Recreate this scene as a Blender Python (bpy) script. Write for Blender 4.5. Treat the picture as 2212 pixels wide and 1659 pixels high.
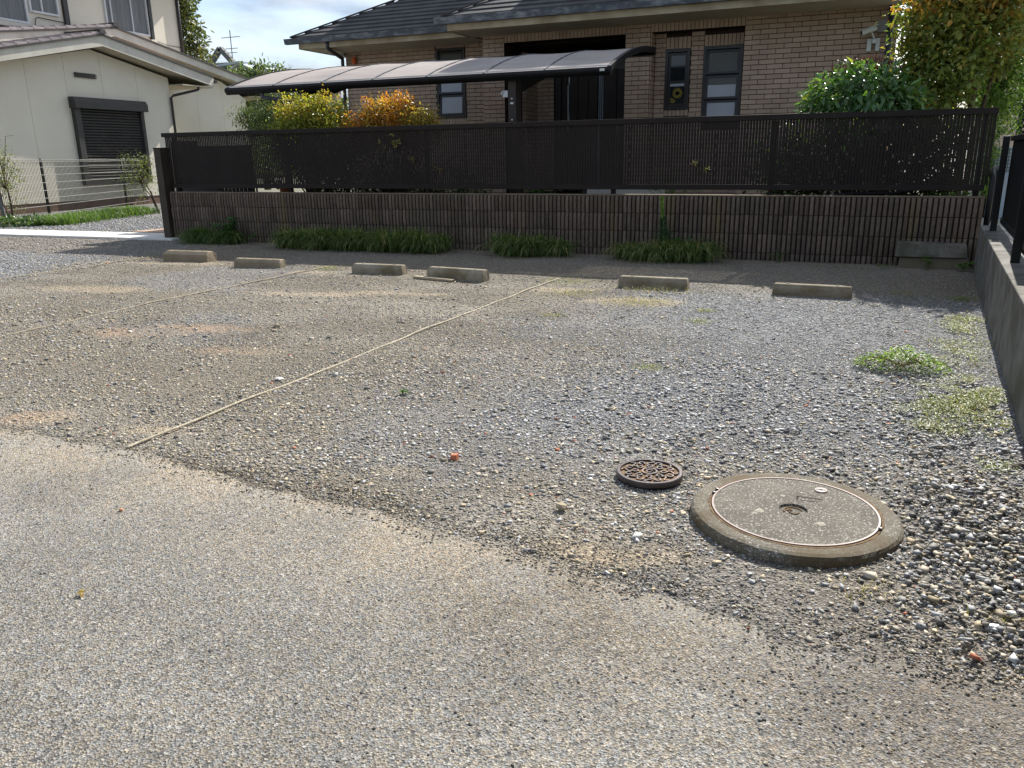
import bpy, math, random
import numpy as np
from mathutils import Vector, Matrix

# ------------------------------------------------------------------ scene, camera, sky, sun
S = bpy.context.scene
for _o in list(bpy.data.objects):
    bpy.data.objects.remove(_o, do_unlink=True)
COL = S.collection
rng = np.random.default_rng(11)
random.seed(11)

CAM_H = 1.12
F_PIX, W_PIX = 1720.0, 2211.0
PITCH = math.atan(493.0 / F_PIX)
ROLL = -0.0138
YAW = math.radians(23.1)
cam_data = bpy.data.cameras.new('camera')
cam = bpy.data.objects.new('camera', cam_data)
COL.objects.link(cam)
cam_data.sensor_width = 36.0
cam_data.lens = 36.0 * F_PIX / W_PIX
cam_data.clip_start = 0.05
cam_data.clip_end = 1000.0
_c, _s = math.cos(PITCH), math.sin(PITCH)
right0, up0, fwd0 = Vector((1, 0, 0)), Vector((0, _s, _c)), Vector((0, _c, -_s))
cr, sr = math.cos(ROLL), math.sin(ROLL)
right1 = right0 * cr + up0 * sr
up1 = -right0 * sr + up0 * cr
RZ = Matrix.Rotation(YAW, 3, 'Z')
r_, u_, b_ = RZ @ right1, RZ @ up1, -(RZ @ fwd0)
M = Matrix((r_, u_, b_)).transposed().to_4x4()
M.translation = Vector((0, 0, CAM_H))
cam.matrix_world = M
S.camera = cam

SUN_DIR = Vector((0.11 * 1.24, 1.24, 1.0)).normalized()       # towards the sun
SUN_EL = math.asin(SUN_DIR.z)
SUN_AZ = math.atan2(SUN_DIR.x, SUN_DIR.y)

world = bpy.data.worlds.new('World')
S.world = world
world.use_nodes = True
wn, wl = world.node_tree.nodes, world.node_tree.links
wn.clear()
w_out = wn.new('ShaderNodeOutputWorld')
w_bg = wn.new('ShaderNodeBackground')
w_bg.inputs['Strength'].default_value = 0.102
sky = wn.new('ShaderNodeTexSky')
sky.sky_type = 'NISHITA'
sky.sun_disc = False
sky.sun_elevation = SUN_EL
sky.sun_rotation = SUN_AZ
sky.air_density = 1.0
sky.dust_density = 1.2
sky.ozone_density = 1.5
tc = wn.new('ShaderNodeTexCoord')
mp = wn.new('ShaderNodeMapping')
mp.inputs['Scale'].default_value = (1.0, 1.0, 3.2)
mp.inputs['Location'].default_value = (0.3, 0.15, 0.1)
nz = wn.new('ShaderNodeTexNoise')
nz.inputs['Scale'].default_value = 2.6
nz.inputs['Detail'].default_value = 7.0
nz.inputs['Roughness'].default_value = 0.58
nz.inputs['Distortion'].default_value = 0.35
rmp = wn.new('ShaderNodeValToRGB')
rmp.color_ramp.elements[0].position = 0.44
rmp.color_ramp.elements[0].color = (0.25, 0.25, 0.25, 1)
rmp.color_ramp.elements[1].position = 0.60
rmp.color_ramp.elements[1].color = (1, 1, 1, 1)
nz2 = wn.new('ShaderNodeTexNoise')
nz2.inputs['Scale'].default_value = 5.0
nz2.inputs['Detail'].default_value = 6.0
rmp2 = wn.new('ShaderNodeValToRGB')
rmp2.color_ramp.elements[0].position = 0.38
rmp2.color_ramp.elements[0].color = (1.9, 2.35, 3.1, 1)
rmp2.color_ramp.elements[1].position = 0.64
rmp2.color_ramp.elements[1].color = (5.4, 5.6, 5.9, 1)
mx = wn.new('ShaderNodeMix')
mx.data_type = 'RGBA'
wl.new(tc.outputs['Generated'], mp.inputs['Vector'])
wl.new(mp.outputs['Vector'], nz.inputs['Vector'])
wl.new(mp.outputs['Vector'], nz2.inputs['Vector'])
wl.new(nz.outputs['Fac'], rmp.inputs['Fac'])
wl.new(nz2.outputs['Fac'], rmp2.inputs['Fac'])
wl.new(rmp.outputs['Color'], mx.inputs['Factor'])
wl.new(sky.outputs['Color'], mx.inputs['A'])
wl.new(rmp2.outputs['Color'], mx.inputs['B'])
wl.new(mx.outputs['Result'], w_bg.inputs['Color'])
wl.new(w_bg.outputs['Background'], w_out.inputs['Surface'])

sun_l = bpy.data.lights.new('sun', 'SUN')
sun_l.energy = 5.0
sun_l.angle = math.radians(0.55)
sun_l.color = (1.0, 0.955, 0.885)
sun = bpy.data.objects.new('sun', sun_l)
sun.rotation_euler = SUN_DIR.to_track_quat('Z', 'Y').to_euler()
sun.location = (0, 10, 30)
COL.objects.link(sun)

S.view_settings.view_transform = 'Standard'
S.view_settings.look = 'None'
S.view_settings.exposure = 0.90
S.view_settings.gamma = 1.0
S.view_settings.use_curve_mapping = False
S.render.engine = 'CYCLES'
S.cycles.max_bounces = 6
S.cycles.transparent_max_bounces = 6

# ------------------------------------------------------------------ materials
def new_mat(name):
    m = bpy.data.materials.new(name)
    m.use_nodes = True
    nt = m.node_tree
    b = nt.nodes['Principled BSDF']
    return m, nt, b

def node(nt, t, **kw):
    n = nt.nodes.new(t)
    for k, v in kw.items():
        if k in n.inputs.keys():
            n.inputs[k].default_value = v
        else:
            setattr(n, k, v)
    return n

def ramp(nt, fac, stops):
    r = nt.nodes.new('ShaderNodeValToRGB')
    els = r.color_ramp.elements
    while len(els) < len(stops):
        els.new(0.5)
    for e, (p, c) in zip(els, stops):
        e.position = p
        e.color = (c[0], c[1], c[2], 1) if not isinstance(c, (int, float)) else (c, c, c, 1)
    nt.links.new(fac, r.inputs['Fac'])
    return r.outputs['Color']

def mixc(nt, a, b, fac=0.5, mode='MIX'):
    m = nt.nodes.new('ShaderNodeMix')
    m.data_type = 'RGBA'
    m.blend_type = mode
    for sock, val in (('A', a), ('B', b)):
        if isinstance(val, (tuple, list)):
            m.inputs[sock].default_value = (val[0], val[1], val[2], 1)
        else:
            nt.links.new(val, m.inputs[sock])
    if isinstance(fac, (int, float)):
        m.inputs['Factor'].default_value = fac
    else:
        nt.links.new(fac, m.inputs['Factor'])
    return m.outputs['Result']

def coords(nt, scale=(1, 1, 1)):
    g = nt.nodes.new('ShaderNodeNewGeometry')
    mp_ = nt.nodes.new('ShaderNodeMapping')
    mp_.inputs['Scale'].default_value = scale
    nt.links.new(g.outputs['Position'], mp_.inputs['Vector'])
    return mp_.outputs['Vector']

def noise(nt, vec, scale, detail=5.0, rough=0.55):
    n = nt.nodes.new('ShaderNodeTexNoise')
    n.inputs['Scale'].default_value = scale
    n.inputs['Detail'].default_value = detail
    n.inputs['Roughness'].default_value = rough
    nt.links.new(vec, n.inputs['Vector'])
    return n.outputs['Fac']

def voro(nt, vec, scale, feature='F1', out='Color'):
    n = nt.nodes.new('ShaderNodeTexVoronoi')
    n.feature = feature
    n.inputs['Scale'].default_value = scale
    nt.links.new(vec, n.inputs['Vector'])
    return n.outputs[out]

def bump(nt, b, height, strength=0.3, dist=0.01):
    n = nt.nodes.new('ShaderNodeBump')
    n.inputs['Strength'].default_value = strength
    n.inputs['Distance'].default_value = dist
    nt.links.new(height, n.inputs['Height'])
    nt.links.new(n.outputs['Normal'], b.inputs['Normal'])

def plain(name, c1, c2=None, scale=6.0, rough=0.6, bump_s=0.0, bump_scale=60.0, spec=0.4, metal=0.0, rnd=0.0, stretch=(1, 1, 1), lo=0.35, hi=0.68):
    """two tones mixed by noise, optional per-object lightness change and fine bump"""
    m, nt, b = new_mat(name)
    v = coords(nt, stretch)
    if c2 is None:
        c2 = tuple(x * 0.8 for x in c1)
    f = noise(nt, v, scale)
    col = ramp(nt, f, [(lo, c1), (hi, c2)])
    if rnd:
        oi = nt.nodes.new('ShaderNodeObjectInfo')
        k = ramp(nt, oi.outputs['Random'], [(0.0, 1.0 - rnd), (1.0, 1.0 + rnd)])
        col = mixc(nt, col, k, 1.0, 'MULTIPLY')
    nt.links.new(col, b.inputs['Base Color'])
    b.inputs['Roughness'].default_value = rough
    b.inputs['Specular IOR Level'].default_value = spec
    b.inputs['Metallic'].default_value = metal
    if bump_s:
        bump(nt, b, noise(nt, v, bump_scale, 4.0), bump_s, 0.004)
    return m

def attr_mat(name, rough=0.7, spec=0.3, translucent=0.0, grain=0.0, grain_scale=200.0):
    m, nt, b = new_mat(name)
    a = nt.nodes.new('ShaderNodeAttribute')
    a.attribute_name = 'Col'
    col = a.outputs['Color']
    if grain:
        v = coords(nt)
        k = ramp(nt, noise(nt, v, grain_scale, 3.0), [(0.3, 1 - grain), (0.7, 1 + grain)])
        col = mixc(nt, col, k, 1.0, 'MULTIPLY')
    nt.links.new(col, b.inputs['Base Color'])
    b.inputs['Roughness'].default_value = rough
    b.inputs['Specular IOR Level'].default_value = spec
    if translucent:
        t = nt.nodes.new('ShaderNodeBsdfTranslucent')
        tcol = mixc(nt, col, (1.5, 1.6, 0.7), 1.0, 'MULTIPLY')
        nt.links.new(tcol, t.inputs['Color'])
        ms = nt.nodes.new('ShaderNodeMixShader')
        ms.inputs['Fac'].default_value = translucent
        nt.links.new(b.outputs['BSDF'], ms.inputs[1])
        nt.links.new(t.outputs['BSDF'], ms.inputs[2])
        out = nt.nodes['Material Output']
        nt.links.new(ms.outputs['Shader'], out.inputs['Surface'])
    return m

MAT = {}
MAT['leaf'] = attr_mat('leaf', 0.45, 0.4, 0.42)
MAT['leaf_glossy'] = attr_mat('glossy_leaf', 0.28, 0.5, 0.30)
MAT['blade'] = attr_mat('grass_blade', 0.5, 0.35, 0.35)
MAT['stone'] = attr_mat('gravel_stone', 0.75, 0.22, 0.0, 0.25, 320.0)
MAT['bark'] = plain('bark', (0.09, 0.065, 0.045), (0.04, 0.03, 0.022), 14, 0.85, 0.6, 50, 0.2)
MAT['dark_alu'] = plain('dark_bronze_aluminium', (0.0150, 0.0108, 0.0098), (0.0200, 0.0145, 0.0132), 5, 0.55, 0.05, 120, 0.16)
MAT['black_alu'] = plain('black_aluminium', (0.007, 0.007, 0.008), (0.011, 0.011, 0.012), 5, 0.5, 0.05, 120, 0.2)
MAT['brown_post'] = plain('brown_post_paint', (0.055, 0.040, 0.028), (0.035, 0.027, 0.02), 4, 0.6, 0.1, 60, 0.3)
MAT['cream'] = plain('cream_siding', (0.76, 0.71, 0.59), (0.71, 0.66, 0.545), 1.6, 0.75, 0.08, 160, 0.25)
MAT['cream_trim'] = plain('cream_fascia', (0.62, 0.59, 0.51), (0.52, 0.49, 0.42), 3.0, 0.7, 0.08, 90, 0.25)
MAT['soffit'] = plain('soffit_board', (0.50, 0.45, 0.34), (0.44, 0.39, 0.29), 2.2, 0.8, 0.05, 90, 0.2)
MAT['mauve_tile'] = plain('weathered_roof_tile', (0.42, 0.36, 0.36), (0.30, 0.25, 0.25), 5.0, 0.55, 0.15, 60, 0.4, rnd=0.12)
MAT['dark_tile'] = plain('dark_ridge_tile', (0.055, 0.045, 0.042), (0.035, 0.03, 0.03), 5.0, 0.5, 0.1, 60, 0.4)
MAT['slate'] = plain('roof_slate', (0.034, 0.035, 0.038), (0.062, 0.060, 0.060), 2.2, 0.72, 0.35, 70, 0.3, rnd=0.25, stretch=(1.6, 0.5, 0.5))
MAT['gutter'] = plain('weathered_gutter', (0.060, 0.072, 0.092), (0.24, 0.26, 0.28), 4.5, 0.5, 0.1, 60, 0.4, stretch=(1.0, 2.5, 2.5), lo=0.47, hi=0.72)
MAT['house_fascia'] = plain('stained_cream_fascia', (0.42, 0.36, 0.25), (0.27, 0.22, 0.14), 3.0, 0.8, 0.1, 80, 0.2)
MAT['mortar'] = plain('dark_mortar', (0.045, 0.030, 0.024), (0.03, 0.02, 0.017), 30, 0.9, 0.3, 120, 0.1)
MAT['frame'] = plain('dark_window_frame', (0.014, 0.012, 0.013), (0.020, 0.017, 0.017), 6, 0.4, 0.0, 60, 0.45)
MAT['door'] = plain('dark_brown_door', (0.034, 0.022, 0.018), (0.024, 0.016, 0.014), 9, 0.5, 0.1, 100, 0.35, stretch=(6, 6, 0.4))
MAT['blind'] = plain('white_blind_board', (0.42, 0.45, 0.50), (0.36, 0.39, 0.44), 3, 0.35, 0, 60, 0.5)
MAT['blind_grey'] = plain('olive_grey_blind', (0.085, 0.085, 0.065), (0.06, 0.06, 0.05), 5, 0.4, 0, 60, 0.5, stretch=(0.3, 0.3, 8))
MAT['curtain'] = plain('grey_curtain', (0.20, 0.21, 0.21), (0.11, 0.12, 0.13), 7, 0.6, 0, 60, 0.4, stretch=(3, 3, 0.15))
MAT['white_alu'] = plain('pale_window_frame', (0.62, 0.63, 0.64), (0.52, 0.53, 0.55), 4, 0.4, 0, 60, 0.5)
MAT['shutter'] = plain('charcoal_shutter', (0.035, 0.033, 0.032), (0.045, 0.042, 0.040), 6, 0.5, 0.05, 90, 0.4)
MAT['pipe'] = plain('dark_downpipe', (0.022, 0.020, 0.022), (0.03, 0.028, 0.028), 6, 0.4, 0, 60, 0.45)
MAT['bluepipe'] = plain('blue_grey_downpipe', (0.030, 0.036, 0.050), (0.05, 0.055, 0.07), 6, 0.4, 0, 60, 0.45)
MAT['concrete_lt'] = plain('pale_new_concrete', (0.66, 0.64, 0.60), (0.56, 0.54, 0.50), 3, 0.85, 0.2, 90, 0.2)
MAT['grey_box'] = plain('grey_plastic', (0.22, 0.23, 0.24), None, 4, 0.5)
MAT['white_plastic'] = plain('white_plastic', (0.60, 0.62, 0.60), (0.52, 0.54, 0.52), 4, 0.4, 0, 60, 0.5)
MAT['lens'] = plain('black_lens', (0.01, 0.01, 0.012), None, 4, 0.1, 0, 60, 0.6)
MAT['orange'] = plain('orange_plastic', (0.62, 0.13, 0.02), (0.5, 0.10, 0.015), 8, 0.45)
MAT['terracotta'] = plain('terracotta', (0.45, 0.15, 0.06), (0.36, 0.12, 0.05), 8, 0.8, 0.1)
MAT['steel'] = plain('worn_steel_rim', (0.25, 0.19, 0.17), (0.15, 0.09, 0.07), 9, 0.55, 0.1, 90, 0.35, 0.0)
MAT['iron'] = plain('rusty_cast_iron', (0.055, 0.050, 0.055), (0.20, 0.10, 0.05), 16, 0.5, 0.3, 120, 0.45, 0.3, lo=0.45, hi=0.75)
MAT['iron_rim'] = plain('worn_iron_rim', (0.10, 0.085, 0.085), (0.055, 0.045, 0.045), 14, 0.38, 0.2, 120, 0.5, 0.55)
MAT['rust_recess'] = plain('rust_in_recess', (0.20, 0.135, 0.075), (0.10, 0.065, 0.042), 30, 0.9, 0.3, 160, 0.1)
MAT['far_wall'] = plain('tan_far_wall', (0.32, 0.24, 0.17), None, 2, 0.85)
MAT['far_roof'] = plain('pale_blue_roof', (0.42, 0.47, 0.52), (0.36, 0.41, 0.46), 1.2, 0.6, 0.1, 20)
MAT['far_grey'] = plain('grey_chimney', (0.12, 0.125, 0.13), None, 2, 0.8)
MAT['pale_wall'] = plain('pale_neighbour_wall', (0.66, 0.64, 0.60), (0.58, 0.56, 0.53), 1.2, 0.8, 0.1, 60)
MAT['zinc'] = plain('pale_blue_metal', (0.36, 0.42, 0.48), (0.30, 0.36, 0.42), 3, 0.5, 0, 60, 0.5)
MAT['wood_step'] = plain('pinkish_board', (0.46, 0.33, 0.24), (0.38, 0.27, 0.20), 5, 0.8, 0.1, 60, 0.2, stretch=(1, 8, 1))
MAT['black_hose'] = plain('black_garden_hose', (0.02, 0.022, 0.028), None, 5, 0.4)
MAT['flower'] = plain('yellow_ornament', (0.26, 0.21, 0.025), (0.18, 0.14, 0.018), 9, 0.6)  # yellow darkened: dimness behind the window glass is painted into the colour
MAT['dry_leaf'] = plain('dry_leaf', (0.55, 0.38, 0.16), (0.40, 0.26, 0.10), 60, 0.7)
MAT['brick_chip'] = plain('orange_brick_chip', (0.50, 0.17, 0.085), (0.42, 0.14, 0.07), 60, 0.85, 0.3, 200)
MAT['peach'] = plain('peach_pebble', (0.62, 0.30, 0.16), None, 60, 0.7)
MAT['tan_rock'] = plain('tan_rock', (0.40, 0.33, 0.22), (0.28, 0.23, 0.16), 50, 0.85, 0.4, 150)
MAT['moss_soil'] = plain('garden_soil', (0.07, 0.055, 0.04), (0.05, 0.055, 0.03), 3, 0.9, 0.6, 40, 0.1)

def make_glass(name, tint, rough=0.08):
    m, nt, b = new_mat(name)
    v = coords(nt)
    f = noise(nt, v, 1.7, 3)
    col = ramp(nt, f, [(0.3, tint), (0.7, tuple(x * 1.7 for x in tint))])
    nt.links.new(col, b.inputs['Base Color'])
    b.inputs['Roughness'].default_value = rough
    b.inputs['Specular IOR Level'].default_value = 0.6
    return m
MAT['glass'] = make_glass('dark_glass', (0.012, 0.015, 0.018))
MAT['glass_blue'] = make_glass('bluish_glass', (0.04, 0.055, 0.075))

# bricks: tone changes from tile to tile
def make_brick():
    m, nt, b = new_mat('tan_brick')
    oi = nt.nodes.new('ShaderNodeObjectInfo')
    at = nt.nodes.new('ShaderNodeAttribute')
    at.attribute_name = 'tone'
    add = node(nt, 'ShaderNodeMath', operation='ADD')
    nt.links.new(oi.outputs['Random'], add.inputs[0])
    nt.links.new(at.outputs['Fac'], add.inputs[1])
    fr = node(nt, 'ShaderNodeMath', operation='FRACT')
    nt.links.new(add.outputs[0], fr.inputs[0])
    col = ramp(nt, fr.outputs[0], [(0.0, (0.385, 0.278, 0.206)), (0.45, (0.445, 0.328, 0.247)), (0.75, (0.465, 0.347, 0.266)), (1.0, (0.410, 0.301, 0.215))])
    v = coords(nt)
    k = ramp(nt, noise(nt, v, 2.2, 6), [(0.3, 0.86), (0.7, 1.1)])
    col = mixc(nt, col, k, 1.0, 'MULTIPLY')
    nt.links.new(col, b.inputs['Base Color'])
    b.inputs['Roughness'].default_value = 0.62
    b.inputs['Specular IOR Level'].default_value = 0.3
    bump(nt, b, noise(nt, v, 90, 4), 0.18, 0.004)
    return m
MAT['brick'] = make_brick()

# split-rib retaining wall block
def make_block():
    m, nt, b = new_mat('split_rib_block')
    v = coords(nt)
    oi = nt.nodes.new('ShaderNodeObjectInfo')
    base = ramp(nt, oi.outputs['Random'], [(0.0, (0.108, 0.084, 0.066)), (0.4, (0.130, 0.102, 0.080)), (0.7, (0.142, 0.106, 0.086)), (1.0, (0.116, 0.094, 0.074))])
    # every rib a little different
    sn = node(nt, 'ShaderNodeVectorMath', operation='SNAP')
    sh_ = node(nt, 'ShaderNodeVectorMath', operation='ADD')
    nt.links.new(v, sh_.inputs[0]); sh_.inputs[1].default_value = (9.22, 0.0, 0.522)
    nt.links.new(sh_.outputs[0], sn.inputs[0]); sn.inputs[1].default_value = (0.049808, 9.0, 0.2)
    wn2 = nt.nodes.new('ShaderNodeTexWhiteNoise'); wn2.noise_dimensions = '3D'
    nt.links.new(sn.outputs[0], wn2.inputs['Vector'])
    base = mixc(nt, base, ramp(nt, wn2.outputs['Value'], [(0.0, 0.74), (0.5, 1.0), (1.0, 1.24)]), 1.0, 'MULTIPLY')
    k = ramp(nt, noise(nt, v, 24, 8, 0.7), [(0.25, 0.72), (0.75, 1.28)])
    col = mixc(nt, base, k, 1.0, 'MULTIPLY')
    st = ramp(nt, noise(nt, coords(nt, (3.0, 1, 0.35)), 1.6, 4), [(0.60, 0.0), (0.74, 1.0)])
    col = mixc(nt, col, (0.16, 0.125, 0.070), st)
    pits = ramp(nt, voro(nt, v, 75, 'F1', 'Distance'), [(0.05, 0.35), (0.16, 1.0)])
    col = mixc(nt, col, pits, 0.55, 'MULTIPLY')
    nt.links.new(col, b.inputs['Base Color'])
    b.inputs['Roughness'].default_value = 0.92
    b.inputs['Specular IOR Level'].default_value = 0.15
    bump(nt, b, noise(nt, v, 70, 6, 0.7), 0.9, 0.006)
    return m
MAT['block'] = make_block()

def make_concrete(name, c_lo, c_hi, moss=None, speck=0.0, moss_axis_z=None):
    m, nt, b = new_mat(name)
    v = coords(nt)
    col = ramp(nt, noise(nt, v, 7, 8, 0.65), [(0.3, c_lo), (0.7, c_hi)])
    if speck:
        sp = ramp(nt, voro(nt, v, 260), [(0.0, 0.45), (0.5, 0.9), (1.0, 1.75)])
        col = mixc(nt, col, sp, speck, 'MULTIPLY')
        hl = ramp(nt, voro(nt, v, 270), [(0.78, 0.0), (0.84, 0.8)])
        col = mixc(nt, col, (0.42, 0.40, 0.36), hl)
    if moss:
        f = ramp(nt, noise(nt, v, 3.6, 7, 0.65), [(0.42, 0.0), (0.60, 0.9)])
        col = mixc(nt, col, moss, f)
    nt.links.new(col, b.inputs['Base Color'])
    b.inputs['Roughness'].default_value = 0.88
    b.inputs['Specular IOR Level'].default_value = 0.25
    bump(nt, b, noise(nt, v, 130, 6, 0.7), 0.6, 0.004)
    return m
MAT['wheel_stop'] = make_concrete('old_wheel_stop_concrete', (0.19, 0.15, 0.10), (0.285, 0.235, 0.165))
MAT['stop_grey'] = make_concrete('grey_wheel_stop_concrete', (0.20, 0.175, 0.13), (0.33, 0.295, 0.23), (0.15, 0.12, 0.07))
MAT['manhole_ring'] = make_concrete('manhole_ring_concrete', (0.105, 0.096, 0.076), (0.170, 0.155, 0.122), (0.098, 0.074, 0.042), 0.65)
MAT['manhole_lid'] = make_concrete('manhole_lid_concrete', (0.085, 0.078, 0.064), (0.150, 0.136, 0.112), None, 0.75)
MAT['lowwall'] = make_concrete('weathered_wall_concrete', (0.12, 0.115, 0.105), (0.205, 0.195, 0.175), (0.085, 0.08, 0.062))
MAT['mossblock'] = make_concrete('mossy_gutter_block', (0.10, 0.09, 0.075), (0.20, 0.185, 0.15), (0.06, 0.06, 0.042))
MAT['plainblock'] = make_concrete('olive_concrete_block', (0.14, 0.12, 0.085), (0.185, 0.16, 0.115))

# yellow white twisted rope
def make_rope():
    m, nt, b = new_mat('worn_rope')
    v = coords(nt)
    col = ramp(nt, noise(nt, v, 28, 5), [(0.3, (0.56, 0.50, 0.37)), (0.7, (0.27, 0.23, 0.16))])
    nt.links.new(col, b.inputs['Base Color'])
    b.inputs['Roughness'].default_value = 0.8
    return m
MAT['rope'] = make_rope()
MAT['rope_old'] = plain('dusty_rope', (0.40, 0.35, 0.26), (0.22, 0.185, 0.135), 18, 0.85)
MAT['splash'] = plain('dried_mortar', (0.34, 0.31, 0.25), (0.24, 0.22, 0.18), 60, 0.9)

# polycarbonate carport sheets, dusty
def make_poly():
    m, nt, b = new_mat('dusty_polycarbonate')
    v = coords(nt, (1.0, 2.2, 2.2))
    oi = nt.nodes.new('ShaderNodeObjectInfo')
    k = ramp(nt, oi.outputs['Random'], [(0.0, 0.92), (1.0, 1.08)])
    col = ramp(nt, noise(nt, v, 1.1, 4, 0.5), [(0.3, (0.34, 0.305, 0.29)), (0.55, (0.46, 0.40, 0.365)), (0.75, (0.36, 0.33, 0.32))])
    col = mixc(nt, col, k, 1.0, 'MULTIPLY')
    nt.links.new(col, b.inputs['Base Color'])
    b.inputs['Roughness'].default_value = 0.6
    b.inputs['Specular IOR Level'].default_value = 0.25
    t = nt.nodes.new('ShaderNodeBsdfTranslucent')
    nt.links.new(col, t.inputs['Color'])
    ms = nt.nodes.new('ShaderNodeMixShader')
    ms.inputs['Fac'].default_value = 0.2
    nt.links.new(b.outputs['BSDF'], ms.inputs[1])
    nt.links.new(t.outputs['BSDF'], ms.inputs[2])
    nt.links.new(ms.outputs['Shader'], nt.nodes['Material Output'].inputs['Surface'])
    return m
MAT['poly'] = make_poly()

# asphalt: pale worn surface with exposed aggregate
def make_asphalt():
    m, nt, b = new_mat('worn_asphalt')
    v = coords(nt)
    a = nt.nodes.new('ShaderNodeAttribute')
    a.attribute_name = 'Col'
    vc = voro(nt, v, 215)
    g = ramp(nt, vc, [(0.0, 0.18), (0.25, 0.55), (0.5, 0.95), (0.8, 1.35), (1.0, 2.1)])
    col = mixc(nt, a.outputs['Color'], g, 0.9, 'MULTIPLY')
    tint = mixc(nt, (0.92, 0.98, 1.08), (1.10, 1.0, 0.86), ramp(nt, voro(nt, v, 140), [(0.3, 0.0), (0.7, 1.0)]))
    col = mixc(nt, col, tint, 0.8, 'MULTIPLY')
    vc2 = voro(nt, v, 130)
    hi = ramp(nt, vc2, [(0.87, 0.0), (0.90, 0.85)])
    col = mixc(nt, col, (0.44, 0.42, 0.38), hi)
    lo = ramp(nt, vc2, [(0.12, 0.85), (0.15, 0.0)])
    col = mixc(nt, col, (0.075, 0.072, 0.072), lo)
    fine = ramp(nt, noise(nt, v, 420, 3, 0.7), [(0.3, 0.78), (0.7, 1.2)])
    col = mixc(nt, col, fine, 0.8, 'MULTIPLY')
    nt.links.new(col, b.inputs['Base Color'])
    b.inputs['Roughness'].default_value = 0.86
    b.inputs['Specular IOR Level'].default_value = 0.3
    h = mixc(nt, voro(nt, v, 215, 'F1', 'Distance'), noise(nt, v, 330, 4, 0.7), 0.5)
    bump(nt, b, h, 1.0, 0.008)
    return m
MAT['asphalt'] = make_asphalt()

def make_dirt():
    m, nt, b = new_mat('compacted_gravel')
    v = coords(nt)
    a = nt.nodes.new('ShaderNodeAttribute')
    a.attribute_name = 'Col'
    g = ramp(nt, voro(nt, v, 105), [(0.0, 0.25), (0.3, 0.65), (0.55, 1.0), (0.8, 1.4), (1.0, 2.1)])
    col = mixc(nt, a.outputs['Color'], g, 0.75, 'MULTIPLY')
    g2 = ramp(nt, voro(nt, v, 210), [(0.0, 0.5), (0.5, 1.0), (1.0, 1.5)])
    col = mixc(nt, col, g2, 0.7, 'MULTIPLY')
    nt.links.new(col, b.inputs['Base Color'])
    b.inputs['Roughness'].default_value = 0.9
    b.inputs['Specular IOR Level'].default_value = 0.25
    h = mixc(nt, voro(nt, v, 120, 'F1', 'Distance'), noise(nt, v, 150, 5, 0.7), 0.5)
    bump(nt, b, h, 1.0, 0.02)
    return m
MAT['dirt'] = make_dirt()
MAT['far_ground'] = plain('far_ground', (0.20, 0.18, 0.14), (0.12, 0.13, 0.08), 0.4, 0.9, 0.5, 12, 0.2)

# ------------------------------------------------------------------ mesh helpers
WORLD_OFF = {}

def tag(o, label=None, cat=None, group=None, kind=None):
    if label: o['label'] = label
    if cat: o['category'] = cat
    if group: o['group'] = group
    if kind: o['kind'] = kind
    return o

def thing(name, label, cat, loc, group=None):
    o = bpy.data.objects.new(name, None)
    o.empty_display_size = 0.2
    o.location = loc
    COL.objects.link(o)
    WORLD_OFF[o.name] = np.array(loc, float)
    tag(o, label, cat, group)
    return o

def off_of(parent):
    return WORLD_OFF.get(parent.name, np.zeros(3)) if parent else np.zeros(3)

def link(name, me, parent=None, origin=None):
    """mesh given in world coordinates; origin = object origin in the world"""
    o = bpy.data.objects.new(name, me)
    COL.objects.link(o)
    po = off_of(parent)
    og = po if origin is None else np.array(origin, float)
    WORLD_OFF[o.name] = og
    if parent:
        o.parent = parent
    o.location = og - po
    return o

def np_mesh(name, V, F, mat, col=None, tone=None, smooth=False, fcol=None):
    """V (n,3), F (m,k) constant k"""
    me = bpy.data.meshes.new(name)
    V = np.asarray(V, np.float32); F = np.asarray(F, np.int32)
    n, m, k = len(V), len(F), F.shape[1]
    me.vertices.add(n); me.vertices.foreach_set('co', V.ravel())
    me.loops.add(m * k); me.loops.foreach_set('vertex_index', F.ravel())
    me.polygons.add(m)
    me.polygons.foreach_set('loop_start', np.arange(0, m * k, k, dtype=np.int32))
    me.polygons.foreach_set('loop_total', np.full(m, k, np.int32))
    if smooth:
        me.polygons.foreach_set('use_smooth', np.ones(m, bool))
    me.update(calc_edges=True)
    if col is not None:
        a = me.color_attributes.new('Col', 'FLOAT_COLOR', 'POINT')
        c4 = np.ones((n, 4), np.float32); c4[:, :3] = col
        a.data.foreach_set('color', c4.ravel())
    if tone is not None:
        a = me.attributes.new('tone', 'FLOAT', 'POINT')
        a.data.foreach_set('value', np.asarray(tone, np.float32))
    me.materials.append(mat)
    return me

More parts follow.
